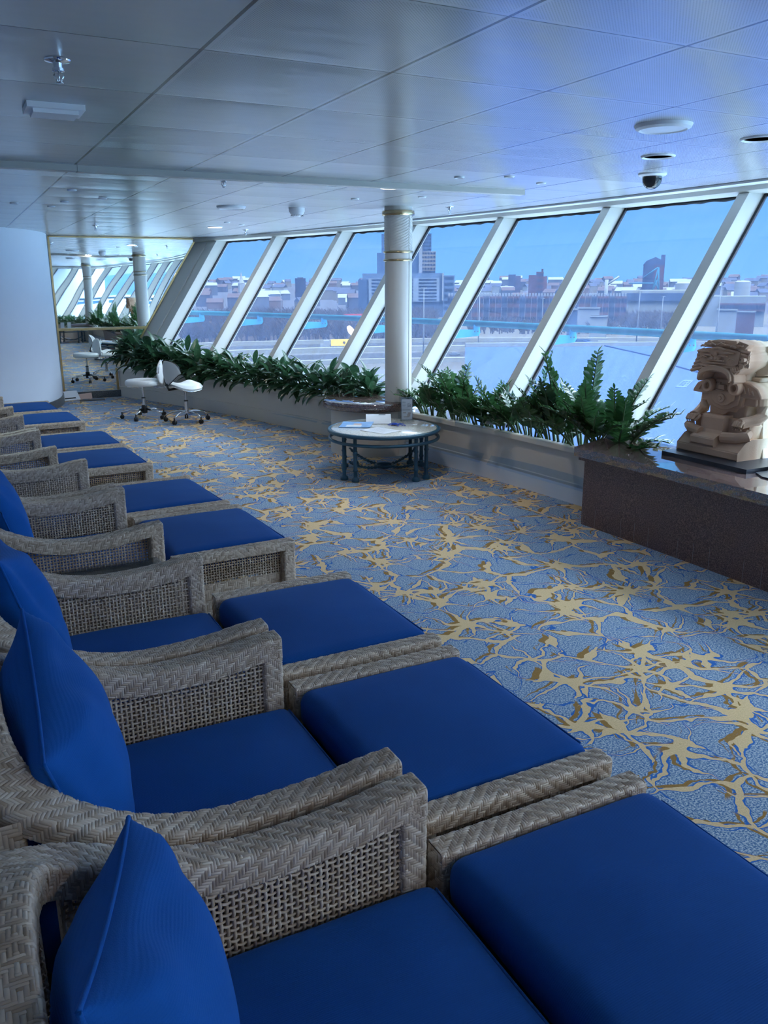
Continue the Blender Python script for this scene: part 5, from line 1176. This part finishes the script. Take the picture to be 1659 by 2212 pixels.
def slabline(px0, px1, d, h, th, skew, label, mat, n=24):
    mb = MB(); a_ = []
    for k in range(n + 1):
        px = px0 + (px1 - px0) * k / n; f = 1 + skew * (k / n - 0.5); p = at(px, d * f); q = at(px, d * f + th); a_.append([(p.x, p.y, GZ), (p.x, p.y, GZ + h), (q.x, q.y, GZ + h), (q.x, q.y, GZ)])
    mb.grid(a_); return tag(mb.build('concrete_barrier', mat, None, False), label, 'barrier', 'roadside barriers')
slabline(300, 1340, 326, 1.7, 3.0, 0.1, 'pale concrete barrier along the near edge of the highway', conc)
slabline(300, 1340, 384, 2.2, 4.0, 0.1, 'pale concrete barrier between the two carriageways', conc)
slabline(300, 1660, 447, 2.0, 3.0, 0.1, 'pale concrete barrier along the far edge of the highway', conc)
# terminal shed with pale blue roof beside the ship
TZ = -13.0
s = Sh('lilac_blue_roof'); o = s.obj(); s.col(s.mix(s.noise(o, 0.15, 4), (0.011, 0.018, 0.050), (0.0135, 0.021, 0.056))); s.set(Roughness=0.9, Specular_IOR_Level=0.0); roofm = s.m
t = thing('terminal_building', 'large flat pale blue terminal roof just outside the right windows', 'building', (at(1200, 60).x, at(1200, 60).y, GZ)); t0 = t.location
def TP(px, d, z): p = at(px, d); return (p.x - t0.x, p.y - t0.y, z - GZ)
mb = MB(); Q = [(1008, 205), (1012, 24), (2100, 24), (2300, 260)]
mb.v = [TP(p, d, TZ) for p, d in Q] + [TP(p, d, GZ) for p, d in Q]; mb.face((0, 1, 2, 3)[::-1])
for k in range(4): mb.face((k, (k + 1) % 4, 4 + (k + 1) % 4, 4 + k))
mb.build('roof_deck', roofm, t, False)
dk = plain('roof_seam_blue', (0.13, 0.22, 0.50), 0.8)
def roofline(a, b, w, h=0.25, nm='roof_seam', mat=None):
    pa, pb = Vector(TP(a[0], a[1], TZ)), Vector(TP(b[0], b[1], TZ)); d = (pb - pa).normalized(); nn = Vector((-d.y, d.x, 0)) * w / 2; mb = MB()
    mb.v = [tuple(v) for v in (pa - nn, pa + nn, pb + nn, pb - nn)] + [tuple(v + Vector((0, 0, h))) for v in (pa - nn, pa + nn, pb + nn, pb - nn)]
    for q in ((4, 5, 6, 7), (0, 1, 5, 4), (1, 2, 6, 5), (2, 3, 7, 6), (3, 0, 4, 7)): mb.face(q)
    return mb.build(nm, mat or dk, t, False)
def dist_at(py, z): r_ = ray(1300, py); return (z - CAM_H) / (r_.z / math.hypot(r_.x, r_.y))
roofline((1270, dist_at(738, TZ)), (1465, dist_at(776, TZ)), 0.8); roofline((1475, dist_at(788, TZ)), (1720, dist_at(840, TZ)), 0.5)
roofline((1008, 204), (1700, 225), 1.5, 0.9, 'parapet', plain('pale_parapet', (0.70, 0.74, 0.80), 0.7)); roofline((1085, 90), (1110, 90), 3, 0.3, 'roof_patch', plain('roof_patch_blue', (0.26, 0.34, 0.60), 0.8)); roofline((1150, 100), (1200, 96), 2.4, 0.3, 'roof_patch', bpy.data.materials['roof_patch_blue'])
# small painted panel on the roof with three worn characters
pa = at(1500, dist_at(824, TZ)); az = math.atan2(pa.x, pa.y)
mb = MB(); Mp = Matrix.Translation((pa.x - t0.x, pa.y - t0.y, TZ - GZ)) @ Matrix.Rotation(-az - 0.10, 4, 'Z')
mb.box(-0.72, 0.72, -5.2, 5.2, 0, 0.06, Mp); sgn = mb.build('roof_panel', plain('roof_panel_pale', (0.33, 0.48, 1.10), 0.7), t, False)
mb = MB()
for x0, x1, y0, y1 in ((-0.50, -0.38, 0.2, 1.4), (-0.50, -0.38, -1.4, -0.2), (-0.38, -0.22, 1.0, 1.4), (-0.38, -0.22, -0.3, 0.3), (-0.38, -0.22, -1.4, -1.0), (-0.30, -0.20, 0.3, 1.2), (-0.30, -0.20, -1.2, -0.3),
                       (-0.12, -0.02, -1.3, 1.3), (-0.12, 0.16, 1.0, 1.4), (-0.12, 0.16, -1.4, -1.0), (0.08, 0.16, -1.2, 0.1), (0.02, 0.16, -0.1, 0.3), (0.28, 0.46, 1.0, 1.4), (0.36, 0.46, -0.2, 1.2), (0.28, 0.46, -0.3, 0.1), (0.36, 0.46, -1.4, -0.9)):
    mb.box(x0 * 1.15, x1 * 1.15, y0 * 2.3, y1 * 2.3, 0.055, 0.075, Mp)
mb.build('worn_lettering', dk, sgn, False)

# buildings; far colours faded bluish to paint in distance haze
BM = {}
def bmat(c):
    k = tuple(round(x, 2) for x in c)
    if k not in BM: BM[k] = plain('facade_%d' % len(BM), c, 0.85, var=0.12, scale=0.08)
    return BM[k]
winm = plain('dark_glazing', (0.05, 0.08, 0.16), 0.25)
def building(name, label, cat, parts, px, d, group=None, rows=None, deep=None, gz=GZ):
    # parts: (px0, px1, py_top, py_bottom or None, colour, part name[, n window rows, n window cols])
    b = at(px, d); t = thing(name, label, cat, (b.x, b.y, gz), 0, group); az = math.atan2(b.x, b.y)
    R_ = Matrix.Rotation(-az, 4, 'Z'); t.rotation_euler = (0, 0, -az)
    bx = math.atan((px - 829.5) / F_PX)
    def lx(p, dd=0): return (math.atan2(*(at(p, 1).xy)) - az) * d
    for q, pt in enumerate(parts):
        x0, x1 = lx(pt[0]), lx(pt[1]); zt = at(px, d, pt[2]).z - gz; zb = 0 if pt[3] is None else at(px, d, pt[3]).z - gz
        dp = deep or max(10, (x1 - x0) * 0.6); y0 = pt[8] if len(pt) > 8 else 0.6 * q
        mb = MB(); mb.box(x0, x1, y0, y0 + dp, zb, zt); bo = mb.build(pt[5], bmat(pt[4]), t, False)
        if len(pt) > 7 and pt[6]:
            nr, nc = pt[6], pt[7]; w = MB(); H_ = zt - zb
            vb = max(zb, at(px, d, 700).z - gz); H_ = zt - vb
            for r in range(nr):
                z0 = vb + H_ * (r + 0.25) / nr; z1 = vb + H_ * (r + 0.78) / nr
                for c in range(nc):
                    a = x0 + (x1 - x0) * (c + 0.12) / nc; b2 = x0 + (x1 - x0) * (c + 0.88) / nc
                    w.box(a, b2, y0 - 0.25, y0, z0, z1)
            w.build('windows', winm, bo, False)
    return t
building('hotel_tower', 'tall stepped tower block rising behind the column', 'building', ((824, 932, 503, None, (0.16, 0.27, 0.52), 'upper_block', 0, 0, 12), (814, 941, 545, None, (0.20, 0.32, 0.58), 'middle_block', 0, 0, 8), (910, 941, 543, 585, (0.72, 0.62, 0.50), 'beige_wing', 5, 5, 4), (905, 912, 520, 590, (0.75, 0.80, 0.90), 'pale_pier', 0, 0, 3), (914, 931, 505, 543, (0.26, 0.38, 0.62), 'crown', 5, 3, 5)), 875, 900)  # lower right wing has its own beige colour
building('office_block', 'long office block with white floor bands behind the column', 'building', ((782, 960, 590, None, (0.30, 0.42, 0.66), 'main_block', 0, 0, 8), (796, 950, 601, 652, (0.62, 0.74, 0.90), 'banded_front', 7, 3, 4), (956, 958.5, 590, 650, (0.85, 0.9, 0.95), 'pale_pier', 0, 0, 2), (958, 983, 595, None, (0.30, 0.42, 0.64), 'right_wing', 7, 1, 6), (773, 792, 603, None, (0.14, 0.22, 0.40), 'left_wing', 0, 0, 3)), 870, 780)
building('apartment_tower', 'dark brown blocky tower on the skyline left of the column', 'building', ((637, 660, 601, None, (0.15, 0.15, 0.25), 'block', 8, 4), (642, 655, 599, 602, (0.16, 0.15, 0.22), 'roof_house')), 648, 1500)
t = thing('church_spire', 'white pointed spire on the skyline at the left windows', 'spire', tuple(at(521, 1400).xy) + (GZ,))
mb = MB(); zb = at(521, 1400, 612).z - GZ; mb.box(-4.5, 4.5, -4.5, 4.5, 0, zb); mb.build('tower', bmat((0.78, 0.80, 0.82)), t, False); mb = MB(); mb.lathe([(5.5, zb), (2.6, zb + 6), (0.3, zb + 17)], 8); mb.build('spire', bmat((0.8, 0.83, 0.86)), t, False)
building('brick_complex', 'red brick institutional building with small tower on the skyline', 'building', ((1142, 1160, 594, None, (0.30, 0.13, 0.14), 'left_wing'), (1158, 1174, 587, None, (0.34, 0.13, 0.12), 'main_block', 5, 4), (1169, 1173, 581, None, (0.2, 0.12, 0.16), 'chimney'), (1174, 1182, 597, None, (0.42, 0.17, 0.14), 'right_wing')), 1160, 1500)
building('brick_complex', 'dark low building on the skyline just left of the red brick one', 'building', ((1098, 1114, 593, None, (0.15, 0.17, 0.30), 'block'), (1108, 1125, 596, None, (0.25, 0.2, 0.3), 'wing')), 1112, 1550)
# grain elevator
t = building('grain_elevator', 'tall brick grain elevator with gabled roof and side tower', 'grain elevator', ((1388, 1412, 572, None, (0.10, 0.12, 0.24), 'dark_wall', 0, 0, 3), (1408, 1433, 572, None, (0.34, 0.14, 0.15), 'brick_wall', 0, 0, 3.5), (1425, 1434, 550, None, (0.16, 0.18, 0.34), 'side_tower', 0, 0, 6)), 1411, 900)
azg = math.atan2(*at(1411, 1).xy)
def gx_(p): return (math.atan2(*(at(p, 1).xy)) - azg) * 900
zz = lambda py: at(1411, 900, py).z - GZ
mb = MB(); P = [(gx_(1387), zz(572)), (gx_(1394), zz(563)), (gx_(1413), zz(555)), (gx_(1430), zz(563)), (gx_(1434), zz(572))]
mb.prism(P, -3, -27, Matrix(((1, 0, 0, 0), (0, 0, -1, 0), (0, 1, 0, 0), (0, 0, 0, 1)))); mb.build('gabled_roof', bmat((0.14, 0.18, 0.36)), t, False)
mb = MB()
def bar(a, b, r_): mb.tube([(gx_(a[0]), a[2], zz(a[1])), (gx_(b[0]), b[2], zz(b[1]))], r_, 5)
for a, b in (((1421, 578, -6), (1411, 628, -14)), ((1421, 578, -6), (1425, 630, -14)), ((1415, 602, -9), (1425, 630, -14)), ((1411, 628, -14), (1422, 602, -9)), ((1360, 612, -12), (1413, 612, -12)), ((1390, 600, -8), (1420, 578, -8))): bar(a, b, 0.75)
mb.build('conveyor_frame', bmat((0.10, 0.42, 0.62)), t)
# ship cranes, tanks, sheds, row houses
def boom(px0, py0, px1, py1, d, label):
    a, b = at(px0, d, py0), at(px1, d, py1); t = thing('dock_crane', label, 'crane', (a.x, a.y, GZ), 0, 'white dock cranes'); mb = MB(); mb.tube([(0, 0, a.z - GZ), (b.x - a.x, b.y - a.y, b.z - GZ)], 1.1, 6); mb.build('boom', bmat((0.82, 0.86, 0.80)), t); mb = MB(); mb.tube([(0, 0, 0), (0, 0, a.z - GZ + 6)], 2.0, 8); mb.build('mast', bmat((0.8, 0.84, 0.8)), t)
boom(1310, 616, 1338, 597, 1000, 'white dock crane with boom raised to the right, left of the grain elevator'); boom(1236, 610, 1226, 599, 1000, 'white dock crane with boom raised to the left behind a mullion')
building('moored_ship', 'white moored ship superstructure behind the row houses', 'ship', ((1212, 1240, 616, None, (0.72, 0.76, 0.80), 'deckhouse', 4, 6), (1216, 1232, 612, 617, (0.75, 0.78, 0.82), 'bridge')), 1226, 950)
for k, (px, w, py, pb_, lab) in enumerate(((1478, 15, 612, 626, 'white storage tank right of the grain elevator'), (1507, 7, 615, 626, 'small white storage tank beside the larger one'), (1606, 14, 609, 620, 'white storage tank behind the right mullion'))):
    p = at(px, 1000); mb = MB(); zt = at(px, 1000, py).z - GZ; r_ = w / 1735 * 1000; mb.lathe([(r_, 0), (r_, zt), (r_ * 0.7, zt + 1.2), (0, zt + 1.6)], 28); o = mb.build('storage_tank', bmat((0.78, 0.80, 0.80)), None, auto=30); o.location = (p.x, p.y, GZ); tag(o, lab, 'tank', 'white storage tanks')
building('warehouse', 'long white low warehouse below the grain elevator', 'warehouse', ((1344, 1505, 627, None, (0.80, 0.80, 0.74), 'hall'), (1344, 1505, 633, 650, (0.16, 0.22, 0.38), 'dark_front', 0, 0, -3)), 1425, 760)  # front slab is plain dark blue
building('warehouse', 'long white warehouse at the right photo edge', 'warehouse', ((1500, 1660, 640, None, (0.62, 0.66, 0.68), 'hall'), (1560, 1660, 655, 672, (0.38, 0.18, 0.16), 'brick_front', 1, 14, -3)), 1590, 640)
for k, (a, b, py, c, lab) in enumerate(((1230, 1252, 667, (0.16, 0.24, 0.44), 'small blue shed beside the white one'), (1252, 1300, 664, (0.70, 0.74, 0.80), 'white shed in the yard left of the mullion'), (1556, 1600, 668, (0.68, 0.72, 0.76), 'white shed in the yard near the right edge'), (1600, 1640, 672, (0.30, 0.14, 0.12), 'red-brown shed near the right edge'), (1280, 1318, 682, (0.75, 0.78, 0.80), 'white box shed above the handrail'))):
    building('yard_shed', lab, 'shed', ((a, b, py, None, c, 'box'), (a - 1, b + 1, py, py + 2.5, (0.78, 0.82, 0.84), 'roof_edge', 0, 0, -1)), (a + b) / 2, (505, 535, 500, 530, 480)[k], 'yard sheds')
rr = random.Random(11)
HORD = ORD[:15] + ['sixteenth', 'seventeenth', 'eighteenth', 'nineteenth', 'twentieth', 'twenty-first', 'twenty-second', 'twenty-third', 'twenty-fourth', 'twenty-fifth', 'twenty-sixth', 'twenty-seventh', 'twenty-eighth', 'twenty-ninth', 'last']
for k in range(30):                            # terrace of brick houses with pale dormers
    a = 968 + k * 13.0; c = (0.36 + 0.1 * rr.random(), 0.20, 0.17) if k % 3 else (0.24, 0.26, 0.38)
    building('row_house', 'brick house with pale dormers, %s from the left of the terrace' % HORD[k], 'house', ((a, a + 12.5, 640, None, c, 'house_wall', 3, 2), (a + 1, a + 5, 634, 640, (0.80, 0.84, 0.86), 'dormer'), (a + 7.5, a + 11, 634, 640, (0.80, 0.84, 0.86), 'dormer'), (a, a + 12.5, 638, 642, (0.18, 0.20, 0.32), 'roof')), a + 6, 620 + 2 * k, 'terrace of brick houses')
hc = [(0.70, 0.74, 0.78), (0.42, 0.30, 0.28), (0.30, 0.33, 0.42), (0.55, 0.50, 0.46), (0.24, 0.26, 0.36), (0.36, 0.42, 0.52)]
hm = [plain('house_wall_%d' % k, c, 0.9) for k, c in enumerate(hc)]; rfm = [plain('house_roof_%d' % k, c, 0.9) for k, c in enumerate(((0.20, 0.22, 0.32), (0.30, 0.22, 0.22), (0.72, 0.76, 0.80)))]
hmesh = []
for k in range(12):
    mb = MB(); w, dpt, h = rr.uniform(9, 22), 14, rr.uniform(6, 13); mb.box(-w / 2, w / 2, 0, dpt, 0, h); mb.mi = 1
    mb.v.extend([(-w / 2 - .4, -0.5, h), (w / 2 + .4, -0.5, h), (w / 2 + .4, dpt, h), (-w / 2 - .4, dpt, h), (-w / 2 - .4, dpt / 2, h + 4), (w / 2 + .4, dpt / 2, h + 4)]); q = len(mb.v) - 6
    for f in ((q, q + 1, q + 5, q + 4), (q + 2, q + 3, q + 4, q + 5), (q + 1, q + 2, q + 5), (q + 3, q, q + 4)): mb.face(f)
    o = mb.build('distant_house', [hm[k % 6], rfm[k % 3]], None, False); hmesh.append(o.data); bpy.data.objects.remove(o)
WN = ('white', 'red-brown', 'slate-blue', 'tan', 'dark blue-grey', 'pale blue'); RN = ('slate', 'brown', 'snow-white')
WE = (405, 512, 640, 780, 977, 1164, 1395, 1700); WO = ('first', 'second', 'third', 'fourth', 'fifth', 'sixth', 'seventh', 'eighth')
taken = [(at(px, d).x, at(px, d).y, 45) for px, d in ((1150, 1500), (1170, 1500), (1112, 1550), (648, 1500), (521, 1400), (1411, 900), (1480, 1000), (1503, 1000), (1606, 1000), (1226, 950), (1236, 1000), (1310, 1000), (875, 930), (830, 930), (920, 930))]
k = 0; tries = 0
while k < 230 and tries < 6000:
    tries += 1; d = rr.uniform(0.0, 1.0) ** 1.3 * 2000 + 960; px = rr.uniform(420, 1680); p = at(px, d); q = rr.randrange(12); sc = 0.8 + d / 2600; rad = 15 * sc
    if any((p.x - a) ** 2 + (p.y - b) ** 2 < (rad + r_) ** 2 for a, b, r_ in taken): continue
    taken.append((p.x, p.y, rad)); hill = max(0, (d - 900)) * 0.0125; k += 1
    o = bpy.data.objects.new('distant_house', hmesh[q]); C.objects.link(o); o.location = (p.x, p.y, GZ + hill - 0.5); o.rotation_euler = (0, 0, -math.atan2(p.x, p.y) + rr.uniform(-0.5, 0.5)); o.scale = (sc, sc, sc)
    w = next(i for i, e in enumerate(WE) if px < e)
    tag(o, '%s %s-roofed house in the %s town, through the %s window from the mirror' % (WN[q % 6], RN[q % 3], 'near' if d < 1400 else ('middle' if d < 2000 else 'far'), WO[w]), 'house', 'distant houses across the town')
mb = MB(); rows = []                           # hillside the houses stand on
for k in range(40):
    px = 200 + k * 42; rows.append([tuple(at(px, d).xy) + (GZ + max(0, d - 900) * 0.0125 - 0.5,) for d in (880, 1300, 1800, 2400, 3200, 3700)])
mb.grid(rows); s = Sh('town_hillside'); s.col(s.mix(s.noise(s.obj(), 0.02, 4, 0.7), dim(0.16, 0.17, 0.22), dim(0.34, 0.33, 0.36))); s.set(Roughness=1.0, Specular_IOR_Level=0.0); o = struct('hillside', mb, s.m)
# bare woods: one tangle nobody could count
def woods(px0, px1, d0, d1, n, h, label, mat, seed):
    r = random.Random(seed); mb = MB()
    for k in range(n):
        p = at(r.uniform(px0, px1), r.uniform(d0, d1)); hh = h * r.uniform(0.6, 1.15); c = Vector((p.x, p.y, GZ)); o = len(mb.v)
        mb.v.extend([tuple(c + Vector((-0.5, 0, 0))), tuple(c + Vector((0.5, 0, 0))), tuple(c + Vector((0, 0, hh * 0.8)))]); mb.face((o, o + 1, o + 2))
        for q in range(12):
            a = r.uniform(0, 2 * PI); z0 = hh * r.uniform(0.1, 0.6); R_ = hh * r.uniform(0.15, 0.45); tip = c + Vector((R_ * math.cos(a), R_ * math.sin(a), z0 + hh * r.uniform(0.2, 0.45))); b = c + Vector((0, 0, z0)); w = Vector((0.25, -0.12, 0.5)); o = len(mb.v)
            mb.v.extend([tuple(b - w), tuple(b + w), tuple(tip)]); mb.face((o, o + 1, o + 2))
    return tag(mb.build('bare_woods', mat, None, False), label, 'trees', kind='stuff')
bw = Sh('bare_branches'); bw.col(bw.mix(bw.noise(bw.obj(), 0.5, 4, 0.8), dim(0.13, 0.10, 0.09), dim(0.34, 0.27, 0.24))); bw.set(Roughness=1.0, Specular_IOR_Level=0.0)
woods(380, 945, 455, 740, 2300, 13, 'brown leafless woods between the highway and the town left and right of the column', bw.m, 3)
woods(1010, 1340, 520, 600, 260, 9, 'leafless trees in front of the brick terrace', bw.m, 4); woods(1350, 1480, 560, 720, 300, 10, 'dark trees below the long white warehouse', bw.m, 5)
# vehicles
def truck(px, d, L_, col, label, cab=None, logo=None, trim=False):
    p = at(px, d); t = thing('truck', label, 'truck', (p.x, p.y, GZ + 0.1), -math.atan2(p.x, p.y)); mb = MB(); mb.box(-L_ / 2, L_ / 2, 0, 2.6, 1.1, 4.1); b = mb.build('trailer', plain(label.split()[0] + '_trailer_paint', col, 0.6), t, False)
    if cab is not None: mb = MB(); mb.box(-L_ / 2 - 5.0, -L_ / 2 - 3.0, 0.1, 2.5, 0.6, 2.0); mb.box(-L_ / 2 - 3.4, -L_ / 2 - 0.8, 0.1, 2.5, 0.6, 3.6); mb.build('cab', plain('white_cab_paint', (0.8, 0.8, 0.8), 0.5), t, False)
    for x in (-L_ / 2 + 1, L_ / 2 - 2, L_ / 2 - 0.9, -L_ / 2 - 2.4):
        mb = MB(); mb.lathe([(0, 0), (0.5, 0), (0.5, 0.3), (0, 0.3)], 12, M=Matrix.Translation((x, 0.1, 0.5)) @ Matrix.Rotation(PI / 2, 4, 'X')); mb.build('wheel', M['black'], t, False)
    if logo: mb = MB(); Mx = Matrix(((1, 0, 0, 0), (0, 0, -1, -0.01), (0, 1, 0, 0), (0, 0, 0, 1))); mb.prism([(-0.55, 3.2), (0.55, 3.2), (0.55, 2.4), (0, 1.9), (-0.55, 2.4)], 0, 0.05, Mx); mb.build('shield_mark', plain('brown_shield', (0.25, 0.16, 0.06), 0.6), b, False)
    return t
truck(741, 405, 12.6, (3.0, 2.0, 0.25), 'yellow box trailer behind a white cab on the highway', True, True)
t = truck(763, 520, 12.0, (1.5, 0.2, 0.2), 'red freight trailer at the wood edge above the highway'); t.location.z = GZ + 8.0
mb = MB()
for x in (-3, -1.2, 1.0, 2.6): mb.box(x, x + 0.9, -0.06, 0, 2.0, 3.4)
mb.box(-4, 4.5, -0.05, 0, 2.55, 2.8); mb.build('white_marking', plain('white_lettering', (0.7, 0.7, 0.7), 0.6), t.children[0], False)
mb = MB(); mb.grid([[tuple(at(px, d).xy) + (GZ + h,) for d, h in ((470, 0), (512, 8.0), (540, 8.0), (580, 0))] for px in range(420, 1000, 20)]); struct('embankment', mb, bw.m)
carcol = [plain('car_paint_%d' % k, c, 0.25) for k, c in enumerate(((0.04, 0.05, 0.08), (0.65, 0.68, 0.72), (0.12, 0.16, 0.30), (0.30, 0.32, 0.36), (0.35, 0.05, 0.05)))]
cm = []
for k in range(5):
    mb = MB(); mb.rbox(0, 0, 0.65, 4.4, 1.8, 0.8, 0.2, 4); mb.rbox(-0.2, 0, 1.2, 2.4, 1.6, 0.6, 0.25, 4); o = mb.build('parked_car', carcol[k]); cm.append(o.data); bpy.data.objects.remove(o)
for r_ in range(7):
    for k in range(11):
        d = 150 + 17 * r_; px = 650 + k * (34 - r_ * 1.6) + (r_ % 2) * 9
        if rr.random() < 0.15: continue
        p = at(px, d); o = bpy.data.objects.new('parked_car', cm[rr.randrange(5)]); C.objects.link(o); o.location = (p.x, p.y, GZ + 0.06); o.rotation_euler = (0, 0, -math.radians(26) + PI / 2 + rr.uniform(-0.05, 0.05)); ci = cm.index(o.data); tag(o, '%s parked car in row %s of the lot, %s the column' % (('black', 'silver', 'dark blue', 'grey', 'red')[ci], ('one', 'two', 'three', 'four', 'five', 'six', 'seven')[r_], 'left of' if px < 831 else ('behind' if px < 888 else 'right of')), 'car', 'cars in the parking lot')
for k, (px, d) in enumerate(((1140, 350), (1090, 355), (985, 360), (1180, 415), (560, 350), (1128, 420))):
    p = at(px, d); o = bpy.data.objects.new('moving_car', cm[(1, 0, 3, 1, 1, 2)[k]]); C.objects.link(o); o.location = (p.x, p.y, GZ + 0.12); o.rotation_euler = (0, 0, -math.atan2(p.x, p.y)); tag(o, ('silver car on the highway at the far right end', 'black car on the near carriageway right of the column', 'grey car on the near carriageway beside the column', 'silver car on the far carriageway', 'silver car on the highway at the left windows', 'dark blue car on the far carriageway')[k], 'car', 'cars on the highway')
for k, (px, d, top, lab) in enumerate(((916, 300, 622, 'light pole standing just right of the column'), (1037, 320, 640, 'light pole left of the fifth mullion'), (1385, 420, 630, 'light pole below the grain elevator'), (1436, 420, 640, 'thin pole right of the grain elevator'), (1560, 400, 625, 'light pole near the right mullion'), (1175, 500, 645, 'light pole over the terrace'), (605, 600, 628, 'light pole above the left woods'))):
    p = at(px, d); z = at(px, d, top).z - GZ; mb = MB(); mb.tube([(0, 0, 0), (0, 0, z)], [0.35, 0.18], 6); mb.box(-1.2, 1.2, -0.15, 0.15, z - 0.2, z + 0.1); o = mb.build('light_pole', bmat((0.55, 0.58, 0.62))); o.location = (p.x, p.y, GZ); tag(o, lab, 'light pole', 'outdoor light poles')
for k, (px, d, c, lab) in enumerate(((1262, 430, (0.10, 0.20, 0.42), 'blue shipping container in the yard'), (1300, 440, (0.72, 0.75, 0.78), 'white shipping container beside the blue one'), (1322, 418, (0.75, 0.78, 0.80), 'white van body just above the handrail'), (1532, 430, (0.12, 0.16, 0.26), 'dark container near the right mullion'), (1590, 430, (0.14, 0.18, 0.28), 'dark container at the right edge'), (1265, 640, (0.42, 0.10, 0.10), 'red container far in the yard'))):
    p = at(px, d); mb = MB(); mb.box(-4.5, 4.5, 0, 2.5, 0, 2.9); 
    for q in range(12): mb.box(-4.4 + q * 0.75, -4.2 + q * 0.75, -0.06, 0, 0.1, 2.8)
    o = mb.build('shipping_container', bmat(c), None, False); o.location = (p.x, p.y, GZ); o.rotation_euler = (0, 0, -math.atan2(p.x, p.y)); tag(o, lab, 'container', 'yard containers')
